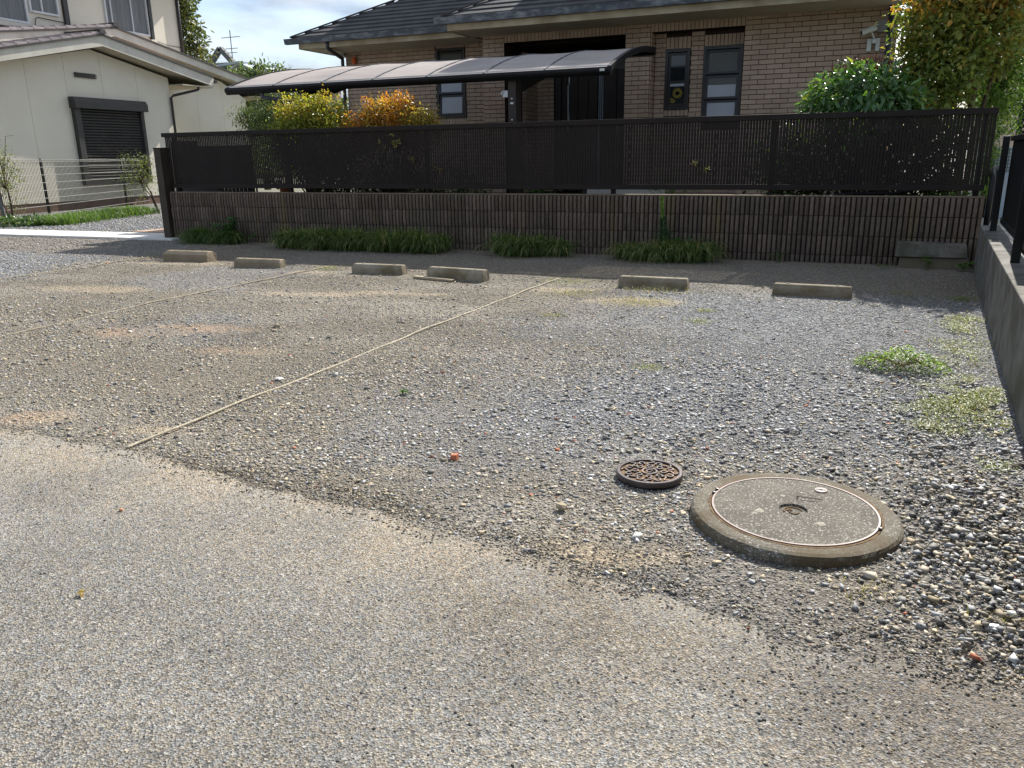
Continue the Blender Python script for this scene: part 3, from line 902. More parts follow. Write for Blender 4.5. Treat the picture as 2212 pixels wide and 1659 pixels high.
# ------------------------------------------------------------------ wheel stops, two to a bay
def wheel_stop(ax, ay, bx, by, h, depth, label, mat, slope=0.03):
    p, q = Vector((ax, ay, 0)), Vector((bx, by, 0))
    mid = (p + q) / 2
    d = (q - p).normalized(); nrm = Vector((-d.y, d.x, 0))
    hl = (q - p).length / 2
    t = thing('wheel_stop', label, 'wheel stop', tuple(mid), 'concrete wheel stops')
    mb = MB()
    prof = [(0, -0.02), (0.0, h * 0.68), (slope, h), (depth - slope, h), (depth, h * 0.68), (depth, -0.02)]
    A = [p + nrm * a + Vector((0, 0, b)) + d * (0.012 if b > h * 0.8 else 0) for a, b in prof]
    B = [q + nrm * a + Vector((0, 0, b)) - d * (0.012 if b > h * 0.8 else 0) for a, b in prof]
    mb.prism(A, B)
    mb.build('stop_body', mat, t, bevel=0.008)
    for sgn in (-0.62, 0.62):
        c = mid + d * hl * sgn + nrm * depth * 0.5
        mb = MB(); mb.lathe([(0.001, h + 0.004), (0.014, h + 0.004), (0.016, h - 0.01)], c.x, c.y, 10)
        mb.build('bolt_cap', MAT['stop_grey'], t)
    return t
wheel_stop(-7.36, 6.98, -6.74, 7.02, 0.115, 0.17, 'bulky brown wheel stop, leftmost of the row and nearest the brown post', MAT['wheel_stop'], 0.05)
wheel_stop(-6.20, 6.84, -5.60, 6.87, 0.085, 0.12, 'low brown wheel stop between the bulky one and the rope end', MAT['wheel_stop'])
wheel_stop(-4.63, 6.77, -4.06, 6.80, 0.095, 0.12, 'short grey brown wheel stop just right of the middle rope end', MAT['stop_grey'])
wheel_stop(-3.745, 6.72, -3.115, 6.66, 0.105, 0.12, 'tall grey wheel stop left of the near rope with a chipped plank beside it', MAT['stop_grey'])
wheel_stop(-1.86, 6.75, -1.255, 6.76, 0.095, 0.12, 'wheel stop with dry yellow grass growing along its front', MAT['stop_grey'])
wheel_stop(-0.57, 6.77, 0.035, 6.76, 0.09, 0.12, 'pale topped wheel stop on blue grey gravel, rightmost of the row', MAT['stop_grey'])

# ------------------------------------------------------------------ lane ropes
def rope(pts, label, mat=None, sink=0.0):
    t = thing('rope', label, 'rope', tuple(pts[0]), 'lane marking ropes')
    # resample
    P = [Vector(p) for p in pts]
    dense = []
    for a, b in zip(P[:-1], P[1:]):
        n = max(2, int((b - a).length / 0.010))
        dense += [a.lerp(b, i / n) for i in range(n)]
    dense.append(P[-1])
    for strand in range(3):
        line = []; s = 0.0
        for i, p in enumerate(dense):
            if i: s += (p - dense[i - 1]).length
            d = (dense[min(i + 1, len(dense) - 1)] - dense[max(i - 1, 0)]).normalized()
            side = Vector((d.y, -d.x, 0))
            a = 2 * math.pi * (s / 0.050) + strand * 2.0944
            wob = 0.009 * math.sin(s * 1.7) + 0.004 * math.sin(s * 7.0)
            line.append(p + side * (math.cos(a) * 0.0035 + wob) + Vector((0, 0, 0.0022 - sink + 0.0035 * math.sin(s * 3.3) + 0.002 * math.sin(s * 11.0) + math.sin(a) * 0.0035)))
        mb = MB(); mb.tube(line, 0.0030, 6)
        mb.build('rope_strand', mat or MAT['rope'], t, smooth=True)
def rp(x, y): return (x, y, float(ground_h(np.array([x]), np.array([y]))[0]) - 0.002)
rope([rp(-2.642, 2.186), rp(-2.632, 3.2), rp(-2.60, 4.4), rp(-2.575, 5.8), rp(-2.546, 7.12)], 'twisted cream rope lying from the asphalt edge to the wall side, nearest of the ropes')
rope([rp(-5.275, 2.4), rp(-5.257, 3.575), rp(-5.22, 5.2), rp(-5.173, 7.128)], 'twisted cream rope ending between the low and the short wheel stop', MAT['rope_old'], 0.0015)
rope([rp(-7.80, 2.6), rp(-7.83, 5.331), rp(-7.845, 6.3), rp(-7.851, 7.25)], 'twisted cream rope farthest left, beside the bulky wheel stop', MAT['rope_old'], 0.0015)

# ------------------------------------------------------------------ manhole and valve lid
mc = (-0.092, 2.478)
mh = thing('manhole', 'large round concrete manhole cover with steel rim in the gravel', 'manhole cover', (mc[0], mc[1], 0))
mb = MB(); mb.lathe([(0.316, -0.03), (0.319, 0.006), (0.316, 0.018), (0.309, 0.0265), (0.295, 0.0300), (0.263, 0.0305), (0.262, 0.016)], mc[0], mc[1], 120, 0.0016)
mb.build('concrete_collar', MAT['manhole_ring'], mh)
mb = MB(); mb.lathe([(0.262, 0.010), (0.262, 0.0312), (0.2555, 0.0318), (0.2555, 0.014)], mc[0], mc[1], 96)
rim = mb.build('outer_rim', MAT['rust_recess'], mh, smooth=False)
mb = MB(); mb.lathe([(0.2525, 0.014), (0.2525, 0.0342), (0.2465, 0.0342), (0.2465, 0.020)], mc[0], mc[1], 96)
mb.build('steel_rim', MAT['steel'], mh)
# lid surface with a round recess and a shallow slot
segs = 72
mb = MB()
rc = (mc[0] - 0.001, mc[1] - 0.008)
def ringpts(cx, cy, r, z, n=segs): return [(cx + r * math.cos(2 * math.pi * k / n), cy + r * math.sin(2 * math.pi * k / n), z) for k in range(n)]
rings = [ringpts(mc[0], mc[1], 0.2463, 0.0322), ringpts(mc[0], mc[1], 0.15, 0.0332), ringpts(rc[0], rc[1], 0.0435, 0.0332), ringpts(rc[0], rc[1], 0.0405, 0.0262), ringpts(rc[0], rc[1], 0.0005, 0.0262)]
vs = [p for rg in rings for p in rg]; fs = []
for i in range(len(rings) - 1):
    for k in range(segs):
        k2 = (k + 1) % segs
        fs.append((i * segs + k, i * segs + k2, (i + 1) * segs + k2, (i + 1) * segs + k))
mb.add(vs, fs)
lid = mb.build('lid', MAT['manhole_lid'], mh)
mb = MB()
for (dx, dy, r0, r1, a0, a1) in ((0, 0.0, 0.026, 0.030, 0.4, 3.6), (0.004, -0.006, 0.012, 0.016, 2.2, 6.2), (-0.012, 0.004, 0.004, 0.009, 0, 6.2)):
    n = 12
    for k in range(n):
        t0, t1 = a0 + (a1 - a0) * k / n, a0 + (a1 - a0) * (k + 1) / n
        P = lambda r, t, z: (rc[0] + dx + r * math.cos(t), rc[1] + dy + r * math.sin(t), z)
        mb.hexa([P(r0, t0, 0.0250), P(r1, t0, 0.0250), P(r1, t1, 0.0250), P(r0, t1, 0.0250)], [P(r0, t0, 0.0292), P(r1, t0, 0.0292), P(r1, t1, 0.0292), P(r0, t1, 0.0292)])
mb.build('emblem', MAT['rust_recess'], lid)
mb = MB(); sx, sy = -0.050, 2.566
for (ux, uy, w, h) in ((0, 0.014, 0.078, 0.006), (0, -0.013, 0.05, 0.004), (-0.037, 0, 0.006, 0.028)):
    mb.box(sx + ux - w / 2, sx + ux + w / 2, sy + uy - h / 2, sy + uy + h / 2, 0.030, 0.0336)
mb.build('slot_frame', MAT['mortar'], lid)
mb = MB(); mb.lathe([(0.0005, 0.0370), (0.019, 0.0370), (0.022, 0.0332), (0.022, 0.030)], -0.019, 2.655, 28); kp = mb.build('keyhole_plate', MAT['steel'], mh)
mb = MB(); mb.box(-0.035, -0.004, 2.652, 2.6575, 0.0368, 0.0375); mb.lathe([(0.0003, 0.03755), (0.006, 0.03755), (0.006, 0.0368)], -0.019, 2.655, 12); mb.build('keyhole', MAT['lens'], kp)
for a in (2.9, 3.02, 6.05):
    mb = MB(); mb.lathe([(0.0005, 0.040), (0.005, 0.039), (0.006, 0.034), (0.006, 0.030)], mc[0] + 0.256 * math.cos(a), mc[1] + 0.256 * math.sin(a), 8); mb.build('rim_stud', MAT['iron_rim'], mh)
# pale mortar splashes on the lid
for (dx, dy, r) in ((-0.10, -0.055, 0.016), (-0.112, -0.078, 0.010), (0.085, -0.085, 0.014), (-0.04, 0.09, 0.010)):
    n = 14; mb = MB()
    mb.add([(mc[0] + dx, mc[1] + dy, 0.0352)] + [(mc[0] + dx + r * random.uniform(0.6, 1.15) * math.cos(2 * math.pi * k / n), mc[1] + dy + r * random.uniform(0.6, 1.15) * math.sin(2 * math.pi * k / n)  , 0.0333) for k in range(n)], [(0, k + 1, (k + 1) % n + 1) for k in range(n)])
    mb.build('mortar_splash', MAT['splash'], lid)

vc_ = (-0.597, 2.655)
vcov = thing('valve_cover', 'small round rusty iron lid with wavy relief pattern beside the manhole', 'valve cover', (vc_[0], vc_[1], 0))
mb = MB(); mb.lathe([(0.112, -0.02), (0.119, 0.004), (0.119, 0.018), (0.116, 0.0210), (0.106, 0.0210), (0.105, 0.0145)], vc_[0], vc_[1], 64)
mb.build('cover_rim', MAT['iron_rim'], vcov, smooth=False)
mb = MB(); mb.disc(vc_[0], vc_[1], 0.0145, 0.1055, 48); mb.build('cover_plate', MAT['rust_recess'], vcov)
def arc_ring(mb, cx, cy, r0, r1, a0, a1, n, z0, z1):
    for k in range(n):
        t0, t1 = a0 + (a1 - a0) * k / n, a0 + (a1 - a0) * (k + 1) / n
        P = lambda r, t, z: (cx + r * math.cos(t), cy + r * math.sin(t), z)
        mb.hexa([P(r0, t0, z0), P(r1, t0, z0), P(r1, t1, z0), P(r0, t1, z0)], [P(r0, t0, z1), P(r1, t0, z1), P(r1, t1, z1), P(r0, t1, z1)])
mb = MB()
arc_ring(mb, vc_[0], vc_[1], 0.0225, 0.029, 0, 2 * math.pi, 24, 0.0135, 0.0205)
arc_ring(mb, vc_[0], vc_[1], 0.009, 0.0135, 0.5, 5.6, 12, 0.0135, 0.0205)
for k in range(8):
    a = 2 * math.pi * k / 8 + 0.2
    cx, cy = vc_[0] + 0.050 * math.cos(a), vc_[1] + 0.050 * math.sin(a)
    arc_ring(mb, cx, cy, 0.0075, 0.0125, a + 0.5, a + 5.8, 10, 0.0135, 0.0205)
    a2 = a + math.pi / 8
    cx, cy = vc_[0] + 0.079 * math.cos(a2), vc_[1] + 0.079 * math.sin(a2)
    arc_ring(mb, cx, cy, 0.008, 0.0135, a2 + 3.6, a2 + 8.9, 10, 0.0135, 0.0205)
    for j in range(6):          # S-shaped ribs
        t0, t1 = j / 6, (j + 1) / 6
        f = lambda t: (vc_[0] + (0.060 + 0.042 * t) * math.cos(a + 0.17 * math.sin(6.28 * t) ), vc_[1] + (0.060 + 0.042 * t) * math.sin(a + 0.17 * math.sin(6.28 * t)))
        p, q = f(t0), f(t1)
        mb.bar((p[0], p[1], 0.017), (q[0], q[1], 0.017), 0.005, 0.0062)
mb.build('relief_pattern', MAT['iron'], vcov)

# ------------------------------------------------------------------ two concrete blocks stacked at the wall, right
b1 = thing('concrete_block', 'olive grey concrete block lying on the ground under the mossy one', 'concrete block', (0.75, 8.88, 0))
mb = MB(); mb.hexa([(0.44, 8.83, -0.02), (1.05, 8.80, -0.02), (1.05, 8.985, -0.02), (0.44, 8.995, -0.02)], [(0.45, 8.83, 0.098), (1.045, 8.80, 0.105), (1.045, 8.985, 0.105), (0.45, 8.995, 0.098)])
mb.build('block_body', MAT['plainblock'], b1, bevel=0.006)
b2 = thing('gutter_block', 'mossy concrete gutter block with a slanted face, on top of the olive block', 'concrete block', (0.72, 8.88, 0.11))
mb = MB(); mb.hexa([(0.40, 8.80, 0.106), (1.03, 8.775, 0.113), (1.03, 8.96, 0.113), (0.40, 8.985, 0.106)], [(0.405, 8.855, 0.232), (1.02, 8.83, 0.222), (1.02, 8.96, 0.238), (0.405, 8.985, 0.246)])
mb.build('block_body', MAT['mossblock'], b2, bevel=0.006)

# ------------------------------------------------------------------ low concrete wall on the right with its fence
W0 = Vector((1.085, 8.72, 0)); W1 = Vector((0.25, -2.5, 0))
wd = (W1 - W0).normalized(); wn_ = Vector((-wd.y, wd.x, 0))            # wn_ points right (+x)
if wn_.x < 0: wn_ = -wn_
lw = thing('low_wall', 'low grey concrete wall running along the right edge of the lot', 'wall', tuple(W0))
ZT = 0.435
seg_l = 1.22
nseg = int((W1 - W0).length / seg_l) + 1
for k in range(nseg):
    p = W0 + wd * (k * seg_l + 0.004); q = W0 + wd * ((k + 1) * seg_l - 0.004)
    mb = MB()
    up = Vector((0, 0, 1))
    mb.hexa([p - up * 0.1, q - up * 0.1, q + wn_ * 0.16 - up * 0.1, p + wn_ * 0.16 - up * 0.1], [p + up * ZT, q + up * ZT, q + wn_ * 0.16 + up * ZT, p + wn_ * 0.16 + up * ZT])
    mb.build('wall_section', MAT['lowwall'], lw, bevel=0.006)
bf = thing('black_fence', 'black louvred panel fence on the low concrete wall at the right edge', 'fence', tuple(W0 + Vector((0, 0, ZT))))
for k in range(5):
    c = W0 + wd * (0.60 + 2.30 * k) + wn_ * 0.075
    mb = MB(); a = wd * 0.025; b = wn_ * 0.025
    mb.hexa([c - a - b + Vector((0, 0, ZT - 0.05)), c + a - b + Vector((0, 0, ZT - 0.05)), c + a + b + Vector((0, 0, ZT - 0.05)), c - a + b + Vector((0, 0, ZT - 0.05))],
            [c - a - b + Vector((0, 0, 1.225)), c + a - b + Vector((0, 0, 1.225)), c + a + b + Vector((0, 0, 1.225)), c - a + b + Vector((0, 0, 1.225))])
    mb.build('post', MAT['black_alu'], bf, bevel=0.003)
po = wn_ * 0.135
p, q = W0 + wd * 0.50 + po, W0 + wd * 9.9 + po
mb = MB(); mb.bar(p + Vector((0, 0, 0.520)), q + Vector((0, 0, 0.520)), 0.022, 0.045); mb.build('bottom_rail', MAT['black_alu'], bf, bevel=0.002)
mb = MB(); mb.bar(p + Vector((0, 0, 1.205)), q + Vector((0, 0, 1.205)), 0.05, 0.04); mb.build('top_rail', MAT['black_alu'], bf, bevel=0.002)
ns = int((q - p).length / 0.035)
ang = math.atan2(wd.y, wd.x)
mb = MB(); mb.box(-0.0165, 0.0165, -0.004, 0.004, 0.49, 1.1845)
lv = bpy.data.meshes.new('slat'); lv.from_pydata(mb.v, [], mb.f); lv.materials.append(MAT['black_alu']); lv.update()
for k in range(ns):
    o = bpy.data.objects.new('slat', lv); COL.objects.link(o); o.parent = bf
    o.location = p + wd * (k + 0.5) * 0.035 + wn_ * 0.006 - bf.location
    o.location.z = -bf.location.z
    o.rotation_euler = (0, 0, ang + 0.18)
eg = thing('end_gate', 'short black slatted gate with a rounded top rail beyond the wall end', 'gate', (1.22, 9.05, 0.4))
arcp = [(1.165, 8.95, 0.40), (1.165, 8.95, 0.83)] + [(1.165 + 0.05 * (1 - math.cos(t)), 8.95 + 0.5 * (1 - math.cos(t)), 0.83 + 0.09 * math.sin(t)) for t in (0.4, 0.8, 1.2, 1.57)] + [(1.32, 9.9, 0.93)]
mb = MB(); mb.tube(arcp, 0.026, 8); mb.build('gate_rail', MAT['black_alu'], eg, smooth=True)
for k in range(11):
    mb = MB(); xx, yy_ = 1.172 + 0.0135 * k, 8.97 + 0.088 * k
    mb.bar((xx, yy_, 0.40), (xx, yy_, 0.84 + min(0.07, 0.02 * k)), 0.03, 0.02, (0, 1, 0)); mb.build('slat', MAT['black_alu'], eg)

# ------------------------------------------------------------------ brick house
bh = thing('brick_house', 'tan brick house with dark slate hip roof behind the slat fence', 'house', (-4.5, 13.4, 0.4))
PX, PZ = 0.2324, 0.0708            # tile pitch
GX, GZ = 0.0070, 0.0085
bricks = []                        # (x centre, y face, z centre, width, height, facing)  facing: 'f' front, 'r' faces +x, 'l' faces -x
def cut(x0, x1, holes, z0, z1):
    """intervals of [x0,x1] not covered by holes whose z-range overlaps"""
    iv = [(x0, x1)]
    for (hx0, hx1, hz0, hz1) in holes:
        if z1 <= hz0 + 0.004 or z0 >= hz1 - 0.004: continue
        nxt = []
        for a, b in iv:
            if hx1 <= a or hx0 >= b: nxt.append((a, b)); continue
            if hx0 > a: nxt.append((a, hx0))
            if hx1 < b: nxt.append((hx1, b))
        iv = nxt
    return iv
def lay(x0, x1, z0, z1, yf, holes=(), facing='f', phase=0.0, ztop_ref=3.245):
    k0 = int(math.floor((ztop_ref - z1) / PZ)) - 1
    k = k0
    while True:
        zt = ztop_ref - k * PZ; zb = zt - PZ
        k += 1
        if zt <= z0: break
        if zb >= z1: continue
        a_, b_ = max(zb, z0), min(zt, z1)
        if b_ - a_ < 0.03: continue
        for (ia, ib) in cut(x0, x1, holes, a_, b_):
            off = (k % 2) * PX / 2 + phase
            i0 = math.floor((ia - x0 - off) / PX) - 1
            xx = x0 + off + i0 * PX
            while xx < ib:
                l, r = max(xx, ia), min(xx + PX, ib)
                if r - l > 0.03:
                    bricks.append(((l + r) / 2, yf, (a_ + b_) / 2, r - l - GX, b_ - a_ - GZ, facing))
                xx += PX
def soldiers(x0, x1, z0, z1, yf):
    n = max(1, round((x1 - x0) / 0.0625)); w = (x1 - x0) / n
    for i in range(n): bricks.append((x0 + (i + 0.5) * w, yf, (z0 + z1) / 2, w - 0.008, z1 - z0 - GZ, 'f'))
ZB = 0.45
YF, YR, YL = 13.40, 13.65, 14.20
# right plain wall, recess, piers, porch opening, left wing
lay(-1.805, 0.165, ZB, 3.245, YF)
lay(-3.25, -1.805, 3.133, 3.245, YF); soldiers(-3.25, -1.805, 2.957, 3.1315, YF)
lay(-3.655, -3.25, ZB, 3.245, YF)
lay(-5.77, -3.655, 3.133, 3.245, YF); soldiers(-5.77, -3.655, 2.955, 3.1315, YF)
lay(-6.17, -5.77, ZB, 3.245, YF)
rec_holes = [(-3.05, -2.655, 1.806, 2.718), (-2.445, -1.842, 1.52, 2.725), (-3.05, -2.655, 2.718, 2.90), (-2.445, -1.842, 2.725, 2.90), (-3.05, -2.655, 1.70, 1.806)]
lay(-3.228, -1.805, ZB, 2.97, YR, rec_holes)
soldiers(-3.05, -2.655, 2.72, 2.90, YR); soldiers(-2.445, -1.842, 2.727, 2.90, YR); soldiers(-3.05, -2.655, 1.702, 1.805, YR)
lay(YF, YR, ZB, 2.96, -3.2485, (), 'r')
lwh = [(-7.50, -6.90, 1.82, 3.045), (-7.50, -6.90, 3.045, 3.245), (-7.50, -6.90, 1.68, 1.82)]
lay(-9.50, -6.17, ZB, 3.22, YL, lwh)
soldiers(-7.50, -6.90, 3.046, 3.22, YL); soldiers(-7.50, -6.90, 1.685, 1.82, YL)
# porch interior
lay(-6.10, -5.72, ZB, 2.9, 14.2)
lay(14.2, 14.8, ZB, 2.9, -5.72, (), 'r')
lay(-5.72, -5.38, ZB, 2.9, 14.8)
bricks.sort(key=lambda b: (b[0] ** 2 + b[1] ** 2 if b[5] == 'f' and b[1] == YF else 1e3 + b[0] ** 2))
vis = [b for b in bricks if b[2] > 1.45]
hidden = [b for b in bricks if b[2] <= 1.45]
cache = {}
BD = 0.016
def brick_me(w, h, facing):
    key = (round(w, 3), round(h, 3), facing)
    if key not in cache:
        mb = MB(); e = 0.0025
        q = [(-w / 2, 0, -h / 2), (w / 2, 0, -h / 2), (w / 2, 0, h / 2), (-w / 2, 0, h / 2)]
        fr = [(-w / 2 + e, -BD, -h / 2 + e), (w / 2 - e, -BD, -h / 2 + e), (w / 2 - e, -BD, h / 2 - e), (-w / 2 + e, -BD, h / 2 - e)]
        md = [(p[0], -BD + e, p[2]) for p in q]
        vs = q + md + fr
        fs = []
        for a in (0, 4):
            for i in range(4):
                j = (i + 1) % 4
                fs.append((a + i, a + j, a + 4 + j, a + 4 + i))
        fs.append((8, 9, 10, 11))
        mb.add(vs, fs)
        V = mb.v
        if facing == 'r': V = [(-p[1], p[0], p[2]) for p in V]
        me = bpy.data.meshes.new('brick'); me.from_pydata(V, [], mb.f); me.materials.append(MAT['brick']); me.update()
        cache[key] = (me, V, mb.f)
    return cache[key]
def brick_pos(b):
    return Vector((b[0], b[1], b[2])) if b[5] == 'f' else Vector((b[1], b[0], b[2]))
for b in vis[:300]:
    me, _, _ = brick_me(b[3], b[4], b[5])
    o = bpy.data.objects.new('brick', me); COL.objects.link(o); o.parent = bh
    o.location = brick_pos(b) - bh.location + (Vector((0, random.uniform(-0.001, 0.001), 0)) if b[5] == 'f' else Vector((0, 0, 0)))
mb = MB()
for b in vis[300:] + hidden:
    _, V, Fc = brick_me(b[3], b[4], b[5])
    p = brick_pos(b)
    mb.add([(v[0] + p.x, v[1] + p.y, v[2] + p.z) for v in V], Fc, random.random())
tag(mb.build('brick_courses', MAT['brick'], bh, tone=True), kind='stuff')
# mortar-coloured wall bodies behind the tiles
mb = MB()
def wallbody(x0, x1, y0, y1, z0, z1): mb.box(x0, x1, y0, y1, z0, z1)
g = 0.004
wallbody(-1.805, 0.165, YF - g, 15.0, 0.3, 3.26)
wallbody(-3.25, -1.806, YF - g, YR - 0.03, 2.957, 3.26)
wallbody(-3.655, -3.2515, YF - g, 15.0, 0.3, 3.26)
wallbody(-5.77, -3.656, YF - g, 13.75, 2.955, 3.26)
wallbody(-6.17, -5.771, YF - g, 14.19, 0.3, 3.26)
wallbody(-3.2512, -3.06, YR - g, 14.6, 0.3, 2.98)
wallbody(-3.059, -2.646, YR - g, 14.6, 0.3, 1.80); wallbody(-3.059, -2.646, YR - g, 14.6, 2.724, 2.981)
wallbody(-2.645, -2.4495, YR - g, 14.6, 0.3, 2.98)
wallbody(-2.449, -1.836, YR - g, 14.6, 0.3, 1.515); wallbody(-2.449, -1.836, YR - g, 14.6, 2.731, 2.982)
wallbody(-1.8355, -1.8055, YR - g, 14.6, 0.3, 2.98)
wallbody(-9.50, -7.506, YL - g, 16.5, 0.3, 3.24); wallbody(-6.895, -6.1705, YL - g, 16.5, 0.3, 3.24)
wallbody(-7.5055, -6.8955, YL - g, 16.5, 0.3, 1.815); wallbody(-7.5055, -6.8955, YL - g, 16.5, 3.051, 3.24)
wallbody(-6.17, -5.7245, 14.2 - g + 0.001, 14.9, 0.3, 2.94)
wallbody(-5.724, -5.36, 14.8 - g, 15.2, 0.3, 2.94)
wallbody(-3.0585, -2.6465, 13.78, 14.5, 1.801, 2.723); wallbody(-2.4485, -1.8365, 13.78, 14.5, 1.516, 2.730); wallbody(-7.505, -6.896, 14.34, 16.0, 1.816, 3.050)  # fill added behind the windows, stops sky light showing through sash gaps
wallbody(-6.1, -3.66, 13.76, 15.5, 2.941, 3.2)      # porch ceiling
mb.build('wall', MAT['mortar'], bh)
# porch door wall
dr = None
mb = MB(); mb.box(-5.36, -3.66, 14.92, 15.02, 0.4, 2.94); mb.build('porch_back_wall', MAT['frame'], bh)
mb = MB()
mb.box(-5.36, -5.25, 14.80, 14.919, 0.4, 2.7); mb.box(-3.93, -3.83, 14.80, 14.919, 0.4, 2.7); mb.box(-5.25, -3.93, 14.80, 14.919, 2.58, 2.70)
dr = mb.build('entrance_door', MAT['frame'], bh)
for (a, b) in ((-5.24, -5.125), (-5.085, -4.93), (-4.925, -4.73), (-4.725, -4.55), (-4.43, -4.19), (-4.185, -3.94)):
    mb = MB(); mb.box(a + 0.002, b - 0.002, 14.83, 14.90, 0.45, 2.575); mb.build('door_board', MAT['door'], dr, bevel=0.003)
mb = MB(); mb.box(-5.122, -5.088, 14.86, 14.91, 0.45, 2.57); mb.build('door_glass', MAT['glass_blue'], dr)
mb = MB()
for a in (-4.535, -4.50, -4.465): mb.box(a, a + 0.016, 14.855, 14.905, 0.45, 2.57)
mb.build('door_grille', MAT['zinc'], dr)
mb = MB(); mb.tube([(-5.105, 14.80, 1.55), (-5.105, 14.80, 2.35)], 0.012, 8); mb.build('door_handle', MAT['white_alu'], dr, smooth=True)

# windows ------------------------------------------------------------
def window(x0, x1, z0, z1, yw, n, blinds, label, parent, name='window'):
    fw = 0.045
    mb = MB()
    mb.box(x0, x0 + fw, yw - 0.030, yw + 0.09, z0, z1); mb.box(x1 - fw, x1, yw - 0.030, yw + 0.09, z0, z1)
    mb.box(x0 + fw, x1 - fw, yw - 0.030, yw + 0.09, z0, z0 + fw); mb.box(x0 + fw, x1 - fw, yw - 0.030, yw + 0.09, z1 - fw, z1)
    w = mb.build(name, MAT['frame'], parent)
    if label: w['label'] = label
    hh = (z1 - z0 - 2 * fw) / n
    for k in range(n):
        za, zb = z0 + fw + hh * k, z0 + fw + hh * (k + 1)
        mb = MB(); f = 0.034
        xa, xb = x0 + fw + 0.001, x1 - fw - 0.001
        tilt = 0.035 if n > 1 else 0.0             # awning sashes lean out at the foot
        def fr(xl, xr, zl, zh):
            yb = lambda z: yw - tilt * (zb - z) / hh
            mb.hexa([(xl, yb(zl), zl), (xr, yb(zl), zl), (xr, yb(zl) + 0.035, zl), (xl, yb(zl) + 0.035, zl)], [(xl, yb(zh), zh), (xr, yb(zh), zh), (xr, yb(zh) + 0.035, zh), (xl, yb(zh) + 0.035, zh)])
        fr(xa, xa + f, za + 0.004, zb - 0.012); fr(xb - f, xb, za + 0.004, zb - 0.012)
        fr(xa + f, xb - f, za + 0.004, za + 0.004 + f); fr(xa + f, xb - f, zb - 0.012 - f, zb - 0.012)
        mb.build('sash', MAT['frame'], w)
        mb = MB(); yb = lambda z: yw - tilt * (zb - z) / hh + 0.018
        zl, zh = za + 0.004 + f, zb - 0.012 - f
        mb.hexa([(xa + f, yb(zl), zl), (xb - f, yb(zl), zl), (xb - f, yb(zl) + 0.005, zl), (xa + f, yb(zl) + 0.005, zl)], [(xa + f, yb(zh), zh), (xb - f, yb(zh), zh), (xb - f, yb(zh) + 0.005, zh), (xa + f, yb(zh) + 0.005, zh)])
        mb.build('pane', MAT[blinds[k][0]], w)
        for (mat, t0, t1) in blinds[k][1:]:
            mb = MB(); z_0, z_1 = zl + (zh - zl) * t0, zl + (zh - zl) * t1
            m_ = 0.006
            mb.hexa([(xa + f + m_, yb(z_0) - 0.003, z_0), (xb - f - m_, yb(z_0) - 0.003, z_0), (xb - f - m_, yb(z_0) - 0.0005, z_0), (xa + f + m_, yb(z_0) - 0.0005, z_0)],
                    [(xa + f + m_, yb(z_1) - 0.003, z_1), (xb - f - m_, yb(z_1) - 0.003, z_1), (xb - f - m_, yb(z_1) - 0.0005, z_1), (xa + f + m_, yb(z_1) - 0.0005, z_1)])
            mb.build('blind', MAT[mat], w)
    return w
w2 = window(-2.445, -1.842, 1.52, 2.725, YR - 0.01, 3, [('glass_blue', ('blind', 0.0, 0.995)), ('glass', ('blind', 0.0, 0.62), ('blind_grey', 0.63, 1.0)), ('blind_grey', ('blind_grey', 0.0, 0.5), ('blind_grey', 0.52, 1.0))], 'three sash window with white blinds in the lower panes', bh)
w1 = window(-3.05, -2.655, 1.806, 2.718, YR - 0.01, 1, [('glass',)], 'narrow window with a yellow sunflower ornament behind the glass', bh)
mb = MB(); mb.box(-2.975, -2.73, YR - 0.012, YR + 0.02, 2.205, 2.245); mb.build('middle_bar', MAT['frame'], w1)
mb = MB(); mb.box(-2.965, -2.74, YR - 0.004, YR + 0.004, 2.16, 2.20); mb.build('blind', MAT['blind'], w1)
mb = MB(); cx, cz = -2.845, 2.055
for k in range(16):
    a = 2 * math.pi * k / 16; r = 0.092
    mb.add([(cx + 0.03 * math.cos(a - 0.2), YR + 0.003, cz + 0.03 * math.sin(a - 0.2)), (cx + 0.065 * math.cos(a - 0.16), YR - 0.001, cz + 0.065 * math.sin(a - 0.16)), (cx + r * math.cos(a), YR + 0.003, cz + r * math.sin(a)), (cx + 0.065 * math.cos(a + 0.16), YR - 0.001, cz + 0.065 * math.sin(a + 0.16)), (cx + 0.03 * math.cos(a + 0.2), YR + 0.003, cz + 0.03 * math.sin(a + 0.2))], [(0, 1, 2, 3, 4)])
for (ux, uz, r) in ((-0.07, -0.12, 0.045), (-0.09, -0.09, 0.03)):
    mb.add([(cx + ux + r * math.cos(k), YR + 0.002, cz + uz + r * 0.7 * math.sin(k)) for k in (0, 1, 2, 3, 4, 5)], [(0, 1, 2, 3, 4, 5)])
mb.build('sunflower_ornament', MAT['flower'], w1)
mb = MB(); mb.add([(cx + 0.034 * math.cos(2 * math.pi * k / 16), YR - 0.002, cz + 0.034 * math.sin(2 * math.pi * k / 16)) for k in range(16)], [tuple(range(16))]); mb.build('flower_centre', MAT['lens'], w1)
w3 = window(-7.50, -6.90, 1.82, 3.045, YL - 0.01, 3, [('glass_blue', ('blind', 0.0, 0.99)), ('glass_blue', ('blind', 0.0, 0.99)), ('blind_grey', ('blind_grey', 0.0, 0.98))], 'window with white blinds half hidden by the carport roof', bh)

